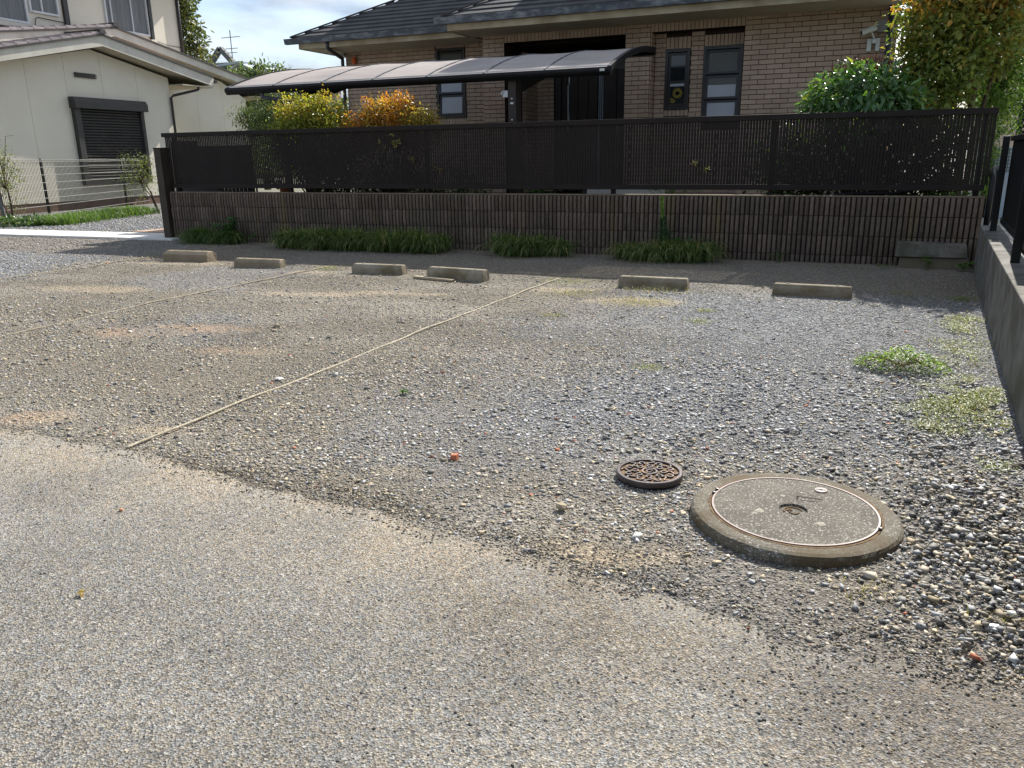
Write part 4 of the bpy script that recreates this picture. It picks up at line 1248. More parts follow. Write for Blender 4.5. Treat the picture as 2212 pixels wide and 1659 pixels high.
# eaves, gutters and hip roofs -----------------------------------------
mb = MB(); mb.box(-6.39, 1.1, 12.50, 12.545, 3.074, 3.172)
mb.box(-6.39, -6.345, 12.546, 13.26, 3.074, 3.172)
mb.build('fascia', MAT['house_fascia'], bh)
mb = MB(); mb.box(-9.90, -6.40, 13.26, 13.305, 3.082, 3.172); mb.box(-9.90, -9.855, 13.306, 18.0, 3.082, 3.172)
mb.build('fascia', MAT['house_fascia'], bh)
mb = MB(); mb.box(-6.34, 1.1, 12.547, 13.40, 3.080, 3.092); mb.build('soffit', MAT['soffit'], bh)
mb = MB(); mb.box(-9.85, -6.345, 13.307, 14.22, 3.088, 3.10); mb.box(-9.85, -9.50, 14.221, 18.0, 3.088, 3.10); mb.build('soffit', MAT['soffit'], bh)
def gutter(x0, x1, y0, zb, zt):
    mb = MB()
    prof = [(y0 + 0.012, zb), (y0 - 0.010, zt - 0.012), (y0 - 0.016, zt), (y0 - 0.002, zt + 0.004), (y0 + 0.006, zt - 0.012), (y0 + 0.085, zt - 0.02), (y0 + 0.098, zb)]
    mb.prism([(x0, a, b) for a, b in prof], [(x1, a, b) for a, b in prof])
    mb.build('gutter', MAT['gutter'], bh)
gutter(-6.58, 1.25, 12.40, 3.172, 3.268)
gutter(-10.15, -6.40, 13.16, 3.172, 3.262)
def hip_roof(x0, x1, y0, z0, depth_y, hip_l, hip_r, pitch_=0.515, course=0.185):
    """slate courses on a slope rising towards +y; both ends cut along 45 degree hips where asked"""
    n = int(depth_y / course)
    for k in range(n):
        ya, yb = y0 + k * course, y0 + (k + 1) * course + 0.03
        za, zb = z0 + pitch_ * (ya - y0), z0 + pitch_ * (yb - y0)
        xl0 = x0 + (ya - y0 if hip_l else 0); xr0 = x1 - (ya - y0 if hip_r else 0)
        xl1 = x0 + (yb - y0 if hip_l else 0); xr1 = x1 - (yb - y0 if hip_r else 0)
        w = 0.91; off = (k % 2) * 0.455 + (k * 0.13) % 0.2
        xs_ = [xl0]; xx = math.floor((xl0 - x0) / w) * w + x0 + off
        while xx < xr0 - 0.12:
            if xx > xl0 + 0.12: xs_.append(xx)
            xx += w
        xs_.append(xr0)
        for i in range(len(xs_) - 1):
            a, b = xs_[i] + 0.001, xs_[i + 1] - 0.001
            at = max(a, xl1) if i == 0 else a
            bt = min(b, xr1) if i == len(xs_) - 2 else b
            if at >= bt: at = bt = (a + b) / 2
            th = 0.018 + random.uniform(-0.001, 0.001)
            mb = MB()
            mb.hexa([(a, ya, za), (b, ya, za), (bt, yb, zb - 0.012), (at, yb, zb - 0.012)], [(a, ya, za + th), (b, ya, za + th), (bt, yb, zb - 0.012 + 0.006), (at, yb, zb - 0.012 + 0.006)])
            mb.build('slate', MAT['slate'], bh)
hip_roof(-10.02, -3.0, 13.20, 3.275, 2.6, True, False)
hip_roof(-6.43, 1.4, 12.43, 3.278, 1.95, True, False)
# hip end slopes and ridge caps
mb = MB()
mb.prism([(-10.02, 13.2, 3.25), (-10.02, 18.2, 3.25), (-7.52, 15.7, 4.53)], [(-10.02, 13.2, 3.27), (-10.02, 18.2, 3.27), (-7.52, 15.7, 4.55)])
mb.prism([(-6.43, 12.43, 3.25), (-6.43, 14.4, 3.9), (-4.48, 14.38, 4.25)], [(-6.43, 12.43, 3.272), (-6.43, 14.4, 3.92), (-4.48, 14.38, 4.27)])
mb.build('roof_end', MAT['slate'], bh)
for (p, q) in (((-10.03, 13.19, 3.295), (-7.50, 15.72, 4.60)), ((-6.44, 12.42, 3.298), (-4.50, 14.36, 4.30))):
    mb = MB(); mb.bar(p, q, 0.09, 0.022); mb.build('hip_cap', MAT['dark_tile'], bh)
mb = MB(); mb.box(-9.7, -3.0, 13.4, 17.9, 3.101, 3.24); mb.build('roof_deck', MAT['soffit'], bh)
# upper storey: unseen front block added for its shade, visible wall set back
mb = MB(); mb.box(-4.75, -2.0, 14.62, 19.0, 3.0, 5.4); mb.build('upper_wall', MAT['cream'], bh)  # out of view, sized so its shadow covers the right carport panels
mb = MB(); mb.box(-8.9, -4.61, 16.02, 19.0, 3.9, 5.6); mb.build('upper_wall', MAT['cream'], bh)
mb = MB(); mb.prism([(-4.95, 14.15, 5.4), (-1.8, 14.15, 5.4), (-1.8, 19.4, 5.4), (-4.95, 19.4, 5.4)], [(-4.0, 15.1, 5.9), (-2.7, 15.1, 5.9), (-2.7, 17.6, 5.9), (-4.0, 17.6, 5.9)]); mb.build('upper_roof', MAT['slate'], bh)  # unseen roof of the added shading block
mb = MB(); mb.tube([(-8.95, 15.95, 4.0), (-8.95, 15.95, 5.5)], 0.04, 8); mb.build('downpipe', MAT['bluepipe'], bh, smooth=True)
mb = MB(); mb.tube([(-9.25, 13.25, 3.17), (-9.25, 13.25, 3.10), (-9.28, 13.32, 3.06), (-9.50, 14.08, 2.98), (-9.53, 14.12, 2.92), (-9.53, 14.12, 1.62)], 0.035, 10); mb.build('downpipe', MAT['bluepipe'], bh, smooth=True)
mb = MB(); mb.tube([(0.20, 13.33, 3.15), (0.20, 13.33, 0.45)], 0.04, 10); mb.build('downpipe', MAT['bluepipe'], bh, smooth=True)
mb = MB(); mb.box(-9.565, -9.485, 14.125, 14.17, 3.04, 3.17); mb.build('cable_box', MAT['grey_box'], bh, bevel=0.004)
mb = MB(); mb.box(0.03, 0.155, 13.30, 13.38, 2.735, 2.895); mb.build('cable_box', MAT['grey_box'], bh, bevel=0.004)
# side wall going back on the right
mb = MB(); mb.box(0.166, 0.30, 13.46, 20.0, 0.3, 3.2); mb.build('side_wall', MAT['brick'], bh)

lamp = thing('wall_lamp', 'small orange cylinder fixed high on the brick wall by the downpipe', 'wall lamp', (-9.27, 14.14, 2.87))
mb = MB(); mb.lathe([(0.001, 2.875), (0.042, 2.875), (0.045, 2.885), (0.045, 2.99), (0.040, 3.0), (0.001, 3.0)], -9.27, 14.125, 20); mb.build('lamp_body', MAT['orange'], lamp, smooth=False)
mb = MB(); mb.box(-9.285, -9.255, 14.168, 14.186, 2.90, 2.97); mb.build('bracket', MAT['grey_box'], lamp)

sc = thing('security_camera', 'white bullet security camera on the corner of the brick house', 'security camera', (-0.02, 13.36, 2.62))
mb = MB()
cdir = Vector((-0.93, -0.25, -0.30)).normalized(); c0 = Vector((0.02, 13.20, 2.78))
mb.tube([c0, c0 + cdir * 0.20], 0.034, 16); mb.build('camera_body', MAT['white_plastic'], sc, smooth=False)
mb = MB(); mb.tube([c0 + cdir * 0.201, c0 + cdir * 0.212], 0.028, 16); mb.build('lens', MAT['lens'], sc)
mb = MB(); p = c0 + Vector((0, 0, 0.036)) - cdir * 0.02; mb.bar(p, p + cdir * 0.26, 0.082, 0.008); mb.build('sun_shield', MAT['white_plastic'], sc)
mb = MB(); mb.tube([c0 + cdir * 0.08, (0.0, 13.30, 2.66), (0.0, 13.378, 2.64)], 0.014, 8); mb.build('arm', MAT['white_plastic'], sc, smooth=True)
mb = MB(); mb.box(-0.085, -0.025, 13.33, 13.383, 2.49, 2.66); mb.build('mount', MAT['white_plastic'], sc, bevel=0.004)
mb = MB(); mb.box(0.03, 0.085, 13.33, 13.383, 2.49, 2.66); mb.build('mount', MAT['white_plastic'], sc, bevel=0.004)
mb = MB(); mb.box(-0.02, 0.035, 13.29, 13.33, 2.59, 2.65); mb.build('cable_case', MAT['white_plastic'], sc, bevel=0.004)

# ------------------------------------------------------------------ carport
cp = thing('carport', 'carport with a curved pale polycarbonate roof behind the slat fence', 'carport', (-5.87, 10.2, 0.4))
CX0, CX1, CY = -8.84, -2.905, 10.0
prof = [(10.0, 2.135), (10.30, 2.235), (10.65, 2.335), (11.0, 2.42), (11.35, 2.485), (11.7, 2.535), (12.05, 2.565), (12.3, 2.575)]
mb = MB()
bp = [(CY - 0.035, 2.085), (CY - 0.045, 2.11), (CY - 0.03, 2.138), (CY + 0.02, 2.150), (CY + 0.06, 2.13), (CY + 0.06, 2.05), (CY + 0.0, 2.045)]
mb.prism([(CX0, a, b - 0.0) for a, b in bp], [(CX1, a, b) for a, b in bp]); mb.build('front_gutter', MAT['black_alu'], cp)
mb = MB(); mb.box(CX0 + 0.01, CX1 - 0.01, 12.26, 12.36, 2.50, 2.59); mb.build('back_beam', MAT['black_alu'], cp)
px_ = [CX0 + 0.02 + i * (CX1 - CX0 - 0.04) / 7 for i in range(8)]
for i in range(7):
    a, b = px_[i] + 0.006, px_[i + 1] - 0.006
    mb = MB(); sag = 0.012
    vs = []; n = len(prof)
    xs_ = [a, a + (b - a) * 0.33, a + (b - a) * 0.67, b]
    for (yy_, zz) in prof:
        for j, xx in enumerate(xs_):
            vs.append((xx, yy_ + 0.01, zz + 0.012 - (sag if j in (1, 2) else 0) * random.uniform(0.6, 1.2)))
    fs = []
    for k in range(n - 1):
        for j in range(3): fs.append((k * 4 + j, k * 4 + j + 1, (k + 1) * 4 + j + 1, (k + 1) * 4 + j))
    vs2 = [(v[0], v[1], v[2] - 0.004) for v in vs]
    mb.add(vs, fs); mb.add(vs2, [f[::-1] for f in fs])
    mb.build('roof_panel', MAT['poly'], cp, smooth=True)
for i, xx in enumerate(px_):
    mb = MB(); w = 0.05 if i == 7 else (0.036 if i == 0 else 0.016)
    h0, h1 = (0.05, 0.025) if i in (0, 7) else (0.03, 0.022)
    A = [(xx - w / 2, y_, z_ + h1) for y_, z_ in prof] + [(xx - w / 2, y_, z_ - h0) for y_, z_ in prof[::-1]]
    B = [(xx + w / 2, y_, z_ + h1) for y_, z_ in prof] + [(xx + w / 2, y_, z_ - h0) for y_, z_ in prof[::-1]]
    mb.prism(A, B); mb.build('rafter', MAT['gutter'] if 0 < i < 7 else MAT['black_alu'], cp)
mb = MB(); mb.bar((CX0, CY - 0.005, 2.160), (CX1, CY - 0.005, 2.160), 0.03, 0.012); mb.build('edge_strip', MAT['white_alu'], cp)
for xx in (-7.555, -4.245):
    mb = MB(); mb.box(xx - 0.055, xx + 0.055, 10.08, 10.26, 0.4, 2.10); ps = mb.build('post', MAT['door'], cp, bevel=0.004)
    mb = MB(); mb.hexa([(xx - 0.03, 10.262, 1.90), (xx + 0.03, 10.262, 1.90), (xx + 0.03, 12.2, 2.42), (xx - 0.03, 12.2, 2.42)], [(xx - 0.03, 10.262, 2.10), (xx + 0.03, 10.262, 2.10), (xx + 0.03, 12.2, 2.54), (xx - 0.03, 12.2, 2.54)]); mb.build('bracket_arm', MAT['black_alu'], cp)
    if xx > -5:
        mb = MB(); mb.box(xx - 0.125, xx - 0.057, 10.07, 10.11, 1.85, 1.93); mb.tube([(xx - 0.10, 10.06, 1.92), (xx - 0.13, 10.05, 1.915), (xx - 0.135, 10.05, 1.88)], 0.008, 6); mb.build('latch', MAT['white_alu'], ps)
        mb = MB(); mb.box(xx - 0.022, xx + 0.022, 10.074, 10.081, 1.762, 1.785); mb.build('tag_plate', MAT['white_plastic'], ps)
        for zz in (1.83, 1.57):
            mb = MB(); mb.tube([(xx, 10.072, zz), (xx, 10.083, zz)], 0.010, 10); mb.build('screw_cap', MAT['white_alu'], ps)
mb = MB(); mb.box(-3.03, -2.97, CY - 0.052, CY - 0.04, 2.094, 2.122); mb.build('maker_label', MAT['white_plastic'], cp)
mb = MB(); mb.tube([(-8.20, 10.02, 2.05), (-8.20, 10.02, 2.0), (-8.17, 10.02, 1.985), (-7.66, 10.12, 1.925)], 0.026, 10); mb.build('rain_pipe', MAT['bluepipe'], cp, smooth=True)

# ------------------------------------------------------------------ cream house on the left
AH = math.radians(3)
HP0 = Vector((-17.73, 16.54, 0)); HU = Vector((-math.sin(AH), math.cos(AH), 0)); HN = Vector((math.cos(AH), math.sin(AH), 0))
def H(p):            # (s, o, z) -> world
    return HP0 + HU * p[0] + HN * p[1] + Vector((0, 0, p[2]))
ch = thing('cream_house', 'cream siding house with low gables and a charcoal roller shutter, left', 'house', tuple(HP0))
def hbuild(mb, name, mat, parent=ch, **kw): return mb.build(name, mat, parent, xf=H, **kw)
# near gable wall: siding panels
def ztopA(s): return 3.83 + 0.21 * (s + 1.2) if s < -1.2 else 3.83 - 0.182 * (s + 1.2)
jA = [-7.5, -6.4, -5.3, -4.2, -3.12, -2.05, -0.96, 0.17, 1.34]
for a, b in zip(jA[:-1], jA[1:]):
    a2, b2 = a + 0.004, b - 0.004
    cutp = [a2] + ([-1.2] if a2 < -1.2 < b2 else []) + [b2]
    poly = [(a2, 0.2), (b2, 0.2)] + [(s, ztopA(s) - 0.07) for s in cutp[::-1]]
    mb = MB(); mb.prism([(s, -0.02, z) for s, z in poly], [(s, 0.0, z) for s, z in poly])
    hbuild(mb, 'siding_panel', MAT['cream'])
mb = MB(); mb.box(-7.5, 1.33, -6.0, -0.021, -0.2, 2.9); mb.prism([(-7.5, -0.021, 2.9), (1.33, -0.021, 2.9), (1.33, -0.021, 3.28), (-1.2, -0.021, 3.74), (-7.5, -0.021, 2.45)], [(-7.5, -6, 2.9), (1.33, -6, 2.9), (1.33, -6, 3.28), (-1.2, -6, 3.74), (-7.5, -6, 2.45)])
hbuild(mb, 'wall', plain('siding_joint', (0.22, 0.19, 0.14), None, 3, 0.9))
mb = MB(); mb.box(-7.5, 1.30, -0.06, -0.012, -0.2, 0.19); hbuild(mb, 'foundation', plain('brown_plinth', (0.20, 0.12, 0.085), (0.14, 0.09, 0.065), 5, 0.9, 0.2, 50))
# far gable block, set back
def ztopB(s): return 4.27 - 0.162 * (s - 0.32)
jB = [1.34, 2.45, 3.59, 4.77, 5.93]
for a, b in zip(jB[:-1], jB[1:]):
    a2, b2 = a + 0.004, b - 0.004
    poly = [(a2, 0.2), (b2, 0.2), (b2, 3.03 if b > 5 else ztopB(b2) - 0.05), (a2, ztopB(a2) - 0.05)]
    mb = MB(); mb.prism([(s, -1.02, z) for s, z in poly], [(s, -1.0, z) for s, z in poly])
    hbuild(mb, 'siding_panel', MAT['cream'])
mb = MB(); mb.box(1.331, 5.92, -6.0, -1.021, -0.2, 2.98); hbuild(mb, 'wall', MAT['soffit'])
mb = MB(); mb.box(1.3305, 1.345, -1.02, -0.002, 0.2, 3.2); hbuild(mb, 'side_panel', MAT['cream'])
# roofs
def gable_roof(prof_, o0, o1, fh, name_tag):
    """prof_: list of (s, z) bottom edge of the fascia; roof slab, fascia, dark edge, soffit"""
    for (sa, za), (sb, zb) in zip(prof_[:-1], prof_[1:]):
        mb = MB(); mb.prism([(sa, o0, za), (sb, o0, zb), (sb, o0, zb + fh), (sa, o0, za + fh)], [(sa, o0 - 0.03, za), (sb, o0 - 0.03, zb), (sb, o0 - 0.03, zb + fh), (sa, o0 - 0.03, za + fh)])
        hbuild(mb, 'fascia', MAT['cream_trim'])
        mb = MB(); mb.prism([(sa, o0 - 0.031, za + 0.03), (sb, o0 - 0.031, zb + 0.03), (sb, o0 - 0.031, zb + 0.05), (sa, o0 - 0.031, za + 0.05)], [(sa, o1, za + 0.03), (sb, o1, zb + 0.03), (sb, o1, zb + 0.05), (sa, o1, za + 0.05)])
        hbuild(mb, 'soffit', MAT['soffit'])
        mb = MB(); mb.prism([(sa, o0 + 0.035, za + fh - 0.01), (sb, o0 + 0.035, zb + fh - 0.01), (sb, o0 + 0.035, zb + fh + 0.035), (sa, o0 + 0.035, za + fh + 0.035)], [(sa, o1, za + fh + 0.001), (sb, o1, zb + fh + 0.001), (sb, o1, zb + fh + 0.035), (sa, o1, za + fh + 0.035)])
        hbuild(mb, 'roof_edge', MAT['dark_tile'])
    # stepped verge tiles along the left slope, seen edge-on
    (sa, za), (sb, zb) = prof_[0], prof_[1]
    n = int(abs(sb - sa) / 0.30)
    for k in range(n):
        t0, t1 = k / n, (k + 1) / n
        s0, s1 = sa + (sb - sa) * t0, sa + (sb - sa) * t1 + 0.05
        z0, z1 = za + (zb - za) * t0 + fh + 0.036, za + (zb - za) * t1 + fh + 0.022
        mb = MB(); mb.hexa([(s0, o0 + 0.02, z0), (s1, o0 + 0.02, z1), (s1, o1, z1), (s0, o1, z0)], [(s0, o0 + 0.02, z0 + 0.075), (s1, o0 + 0.02, z1 + 0.055), (s1, o1, z1 + 0.055), (s0, o1, z0 + 0.075)])
        hbuild(mb, 'roof_tile', MAT['mauve_tile'])
    (sc_, zc_) = prof_[2]
    n = int(abs(sc_ - sb) / 0.30)
    for k in range(n):
        t0, t1 = k / n, (k + 1) / n
        s0, s1 = sb + (sc_ - sb) * t0 - 0.05, sb + (sc_ - sb) * t1
        z0, z1 = zb + (zc_ - zb) * t0 + fh + 0.020, zb + (zc_ - zb) * t1 + fh + 0.036
        mb = MB(); mb.hexa([(s0, o0 - 0.06, z0), (s1, o0 - 0.06, z1), (s1, o1, z1), (s0, o1, z0)], [(s0, o0 - 0.06, z0 + 0.02), (s1, o0 - 0.06, z1 + 0.022), (s1, o1, z1 + 0.022), (s0, o1, z0 + 0.02)])
        hbuild(mb, 'roof_tile', MAT['mauve_tile'])
    mb = MB(); mb.hexa([(sb - 0.10, o0 + 0.05, zb + fh + 0.04), (sb + 0.12, o0 + 0.05, zb + fh + 0.04), (sb + 0.12, o1, zb + fh + 0.04), (sb - 0.10, o1, zb + fh + 0.04)], [(sb - 0.06, o0 + 0.05, zb + fh + 0.13), (sb + 0.07, o0 + 0.05, zb + fh + 0.13), (sb + 0.07, o1, zb + fh + 0.13), (sb - 0.06, o1, zb + fh + 0.13)])
    hbuild(mb, 'ridge_tile', MAT['dark_tile'])
gable_roof([(-6.4, 2.68), (-1.25, 3.80), (2.60, 3.145)], 0.50, -6.0, 0.245, 'A')
gable_roof([(-4.4, 3.55), (0.32, 4.27), (7.27, 3.145)], -0.60, -6.0, 0.20, 'B')
mb = MB(); mb.box(1.36, 2.58, -0.9, 0.47, 3.10, 3.13); hbuild(mb, 'eave_board', MAT['soffit'])
mb = MB(); mb.box(5.95, 7.25, -5.0, -0.64, 3.10, 3.13); hbuild(mb, 'eave_board', MAT['soffit'])
mb = MB(); mb.box(2.64, 2.74, -6.0, 0.52, 3.24, 3.32); hbuild(mb, 'gutter', MAT['pipe'])
mb = MB(); mb.box(7.29, 7.39, -6.0, -0.56, 3.20, 3.28); hbuild(mb, 'gutter', MAT['pipe'])
# shutter
mb = MB()
mb.box(-2.02, -1.86, 0.0015, 0.12, 0.56, 2.36); mb.box(0.07, 0.17, 0.0015, 0.12, 0.56, 2.36); mb.box(-1.859, 0.069, 0.0015, 0.12, 0.56, 0.66)
sh = hbuild(mb, 'roller_shutter', MAT['shutter'])
mb = MB(); mb.prism([(-2.06, 0.0015, 2.36), (-2.06, 0.21, 2.36), (-2.06, 0.21, 2.53), (-2.06, 0.15, 2.62), (-2.06, 0.0015, 2.62)], [(0.25, 0.0015, 2.36), (0.25, 0.21, 2.36), (0.25, 0.21, 2.53), (0.25, 0.15, 2.62), (0.25, 0.0015, 2.62)])
hbuild(mb, 'shutter_box', MAT['shutter'], sh)
nsl = 25; hs = (2.36 - 0.662) / nsl
for k in range(nsl):
    z0 = 0.662 + k * hs
    prof_ = [(0.03, z0 + 0.001), (0.062, z0 + hs * 0.25), (0.066, z0 + hs * 0.6), (0.036, z0 + hs - 0.004), (0.02, z0 + hs - 0.002)]
    mb = MB(); mb.prism([(-1.858, a, b) for a, b in prof_], [(0.068, a, b) for a, b in prof_]); hbuild(mb, 'shutter_slat', MAT['shutter'], sh)
mb = MB(); mb.box(-1.77, -1.17, 0.0015, 0.03, 3.08, 3.19); vt = hbuild(mb, 'vent', MAT['lens'])
mb = MB()
for k in range(3): mb.box(-1.79, -1.15, 0.031, 0.05, 3.085 + 0.036 * k, 3.105 + 0.036 * k)
hbuild(mb, 'vent_slat', MAT['door'], vt)
mb = MB(); mb.tube([(2.05, 0.40, 3.11), (2.05, 0.40, 3.04), (2.02, 0.38, 3.02), (1.36, 0.10, 2.84), (1.31, 0.06, 2.78), (1.31, 0.06, 0.0)], 0.035, 8); hbuild(mb, 'downpipe', MAT['pipe'], smooth=True)
mb = MB(); mb.tube([(7.0, -0.85, 3.11), (7.0, -0.85, 3.05), (6.95, -0.87, 3.03), (6.05, -0.95, 2.72), (5.99, -0.95, 2.66), (5.99, -0.95, 0.0)], 0.035, 8); hbuild(mb, 'downpipe', MAT['pipe'], smooth=True)
# upper storey
mb = MB(); mb.box(-6.0, 4.28, -7.0, -2.0, 3.6, 7.0); hbuild(mb, 'upper_wall', MAT['cream'])
mb = MB(); mb.prism([(-7.0, -1.1, 6.55), (5.2, -1.1, 6.55), (5.2, -7.5, 6.55), (-7.0, -7.5, 6.55)], [(-4.0, -4.2, 7.6), (2.2, -4.2, 7.6), (2.2, -4.8, 7.6), (-4.0, -4.8, 7.6)]); hbuild(mb, 'upper_roof', MAT['dark_tile'])
mb = MB(); mb.box(0.02, 0.16, -1.998, -1.92, 4.2, 6.5); hbuild(mb, 'downpipe', MAT['pipe'])
mb = MB(); mb.tube([(4.31, -1.95, 4.0), (4.31, -1.95, 6.5)], 0.05, 8); hbuild(mb, 'downpipe', MAT['pipe'], smooth=True)
def hwindow(s0, s1, z0, z1, o, frame, split, dark_side=None):
    mb = MB(); f = 0.05
    mb.box(s0, s0 + f, o, o + 0.06, z0, z1); mb.box(s1 - f, s1, o, o + 0.06, z0, z1); mb.box(s0 + f, s1 - f, o, o + 0.075, z0, z0 + f); mb.box(s0 + f, s1 - f, o, o + 0.06, z1 - f, z1)
    w = hbuild(mb, 'window', frame)
    xs_ = [s0 + f] + [s0 + f + (s1 - s0 - 2 * f) * t for t in split] + [s1 - f]
    for a, b in zip(xs_[:-1], xs_[1:]):
        mb = MB(); mb.box(a, b, o + 0.002, o + 0.012, z0 + f, z1 - f); hbuild(mb, 'pane', MAT['curtain'], w)
    for t in split:
        ss = s0 + f + (s1 - s0 - 2 * f) * t
        mb = MB(); mb.box(ss - 0.02, ss + 0.02, o + 0.013, o + 0.045, z0 + f, z1 - f); hbuild(mb, 'mullion', MAT['white_alu'], w)
    if dark_side:
        mb = MB(); mb.box(dark_side[0], dark_side[1], o + 0.001, o + 0.10, z0 - 0.06, z1 + 0.05); hbuild(mb, 'shutter_case', MAT['pipe'], w)
    return w
hwindow(1.42, 3.02, 4.66, 5.95, -1.998, MAT['white_alu'], [0.12, 0.62], (3.03, 3.14))
hwindow(-3.4, -1.07, 4.46, 5.6, -1.998, MAT['white_alu'], [0.5])
hwindow(-1.0, -0.12, 4.76, 5.5, -1.998, MAT['white_alu'], [0.42])
mb = MB(); mb.box(-3.5, -1.0, -1.998, -1.85, 4.33, 4.44); hbuild(mb, 'sill', MAT['cream_trim'])
mb = MB(); mb.tube([(-3.0, -1.96, 4.36), (-1.6, -1.95, 4.28), (-0.95, -1.95, 4.32), (-0.88, -1.95, 4.62), (-0.8, -1.95, 4.66), (0.0, -1.95, 4.64)], 0.012, 6); hbuild(mb, 'cable', MAT['pipe'])
mb = MB(); mb.tube([(3.3, -1.96, 4.56), (3.7, -1.96, 4.5), (4.25, -1.96, 4.5)], 0.010, 6); hbuild(mb, 'cable', MAT['pipe'])

# ------------------------------------------------------------------ wire mesh fence in front of the cream house
mf = thing('mesh_fence', 'dark green wire mesh fence standing in front of the cream house', 'fence', (-15.56, 11.93, 0))
M0, M1 = Vector((-15.58, 11.93, 0)), Vector((-17.22, 15.40, 0))
md = (M1 - M0).normalized()
wire = plain('dark_wire', (0.03, 0.032, 0.028), None, 4, 0.35, 0, 60, 0.6)
for t in (-4.2, 0.0, 3.84, 7.7):
    p = M0 + md * t
    mb = MB(); mb.tube([p + Vector((0, 0, -0.1)), p + Vector((0, 0, 1.19))], 0.028, 8); mb.build('post', MAT['black_alu'], mf, smooth=True)
glint_wire = plain('glossy_glint_wire', (0.30, 0.30, 0.27), None, 4, 0.25, 0, 60, 0.9)  # pale colour stands in for bright glints on the dark horizontal wires
mb = MB()
for k in range(int(11.4 / 0.055)):
    p = M0 + md * (-4.1 + k * 0.055) + Vector((0.035, 0.015, 0))
    mb.bar(p + Vector((0, 0, 0.06)), p + Vector((0, 0, 1.16)), 0.0062, 0.0062)
tag(mb.build('vertical_wires', wire, mf), kind='stuff')
for zz in (0.08, 0.25, 0.40, 0.555, 0.71, 0.865, 1.02, 1.13, 1.16):
    mb = MB(); a = M0 + md * -4.1 + Vector((0.042, 0.02, zz)); b = M0 + md * 7.2 + Vector((0.042, 0.02, zz))
    mb.tube([a, b], 0.006, 6); mb.build('horizontal_wire', glint_wire, mf)
pp = thing('steel_pipe', 'plain grey steel pipe stake beside the mesh fence', 'pipe', (-14.75, 10.35, 0))
mb = MB(); mb.tube([(-14.75, 10.35, -0.05), (-14.80, 10.38, 0.62)], 0.03, 8); mb.build('pipe_shaft', MAT['grey_box'], pp, smooth=True)

# ------------------------------------------------------------------ vegetation helpers
def leaves(P, A, N, L, W, C, fold=0.18):
    """folded leaf of five faces: P base points, A axis, N normal (all (n,3)); L, W lengths; C colours"""
    n = len(P)
    A = A / np.linalg.norm(A, axis=1, keepdims=True)
    Sd = np.cross(A, N); Sd /= np.linalg.norm(Sd, axis=1, keepdims=True) + 1e-9
    Nn = np.cross(Sd, A)
    L = L[:, None]; W = W[:, None]
    droop = rng.uniform(-0.05, 0.22, (n, 1)) * L
    v = np.stack([P,
                  P + A * L * 0.38 + Sd * W * 0.5 + Nn * W * fold,
                  P + A * L * 0.42 - Nn * 0.02 * L,
                  P + A * L * 0.38 - Sd * W * 0.5 + Nn * W * fold,
                  P + A * L * 0.75 + Sd * W * 0.32 + Nn * (W * fold * 0.6) - Nn * droop * 0.5,
                  P + A * L * 0.75 - Sd * W * 0.32 + Nn * (W * fold * 0.6) - Nn * droop * 0.5,
                  P + A * L - Nn * droop], 1)
    f = np.array([(0, 1, 2), (0, 2, 3), (2, 1, 4), (2, 4, 6), (2, 6, 5), (2, 5, 3)])
    F = f[None] + (np.arange(n) * 7)[:, None, None]
    return v.reshape(-1, 3), F.reshape(-1, 3), np.repeat(C, 7, axis=0)

def unit(n):
    v = rng.normal(size=(n, 3)); return v / np.linalg.norm(v, axis=1, keepdims=True)

def palette(n, pal, w=None, spread=0.2):
    pal = np.array(pal)
    i = rng.choice(len(pal), n, p=w)
    return pal[i] * rng.uniform(1 - spread, 1 + spread, (n, 1))

def crown(center, radii, n_cl, per, cl_r, leaf_l, leaf_w, pal, w=None, shell=(0.45, 1.0), upward=0.3, cut_z=None, top_pal=None, stretch=(1, 1, 1)):
    c = np.array(center); R = np.array(radii)
    d = unit(n_cl)
    rad = rng.uniform(shell[0] ** 3, shell[1] ** 3, n_cl) ** (1 / 3)
    rad = rad * (0.78 + 0.44 * vnoise(d[:, 0] * 2.2 + 30, d[:, 2] * 2.2 + d[:, 1] * 1.7 + 30))
    cc = c + d * rad[:, None] * R
    if cut_z is not None: cc = cc[cc[:, 2] > cut_z]
    n_cl = len(cc)
    ccol = palette(n_cl, pal, w, 0.15)
    if top_pal is not None:
        t = np.clip((cc[:, 2] - c[2]) / R[2], 0, 1)
        hot = rng.random(n_cl) < t * 0.95
        ccol[hot] = palette(int(hot.sum()), top_pal, None, 0.15)
    cl = np.repeat(np.arange(n_cl), per); n = len(cl)
    off = rng.normal(size=(n, 3)) * cl_r * np.array(stretch) * rng.uniform(0.3, 1.0, (n, 1))
    P = cc[cl] + off
    A = off / (np.linalg.norm(off, axis=1, keepdims=True) + 1e-6) + unit(n) * 0.8 + np.array([0, 0, -0.15])
    N = unit(n) * 0.8 + np.array([0, 0, upward * 3])
    C = ccol[cl] * rng.uniform(0.75, 1.25, (n, 1))
    L = rng.uniform(0.7, 1.2, n) * leaf_l; W = L * leaf_w * rng.uniform(0.85, 1.15, n)
    return leaves(P, A, N, L, W, C), cc

def branches(base, targets, r0, parent, name='branch', mat=None, k=9, sag=0.0):
    base = np.array(base, float)
    idx = rng.choice(len(targets), min(k, len(targets)), replace=False)
    mb = MB()
    for i in idx:
        t = targets[i]; pts = []
        mid = base + (t - base) * 0.5 + rng.normal(size=3) * np.linalg.norm(t - base) * 0.06
        mid[2] += np.linalg.norm(t - base) * 0.06
        for u in np.linspace(0, 1, 6):
            p = (1 - u) ** 2 * base + 2 * u * (1 - u) * mid + u ** 2 * t
            pts.append(p)
        mb.tube(pts, r0, 5, r0 * 0.25)
    return mb.build(name, mat or MAT['bark'], parent, smooth=True)

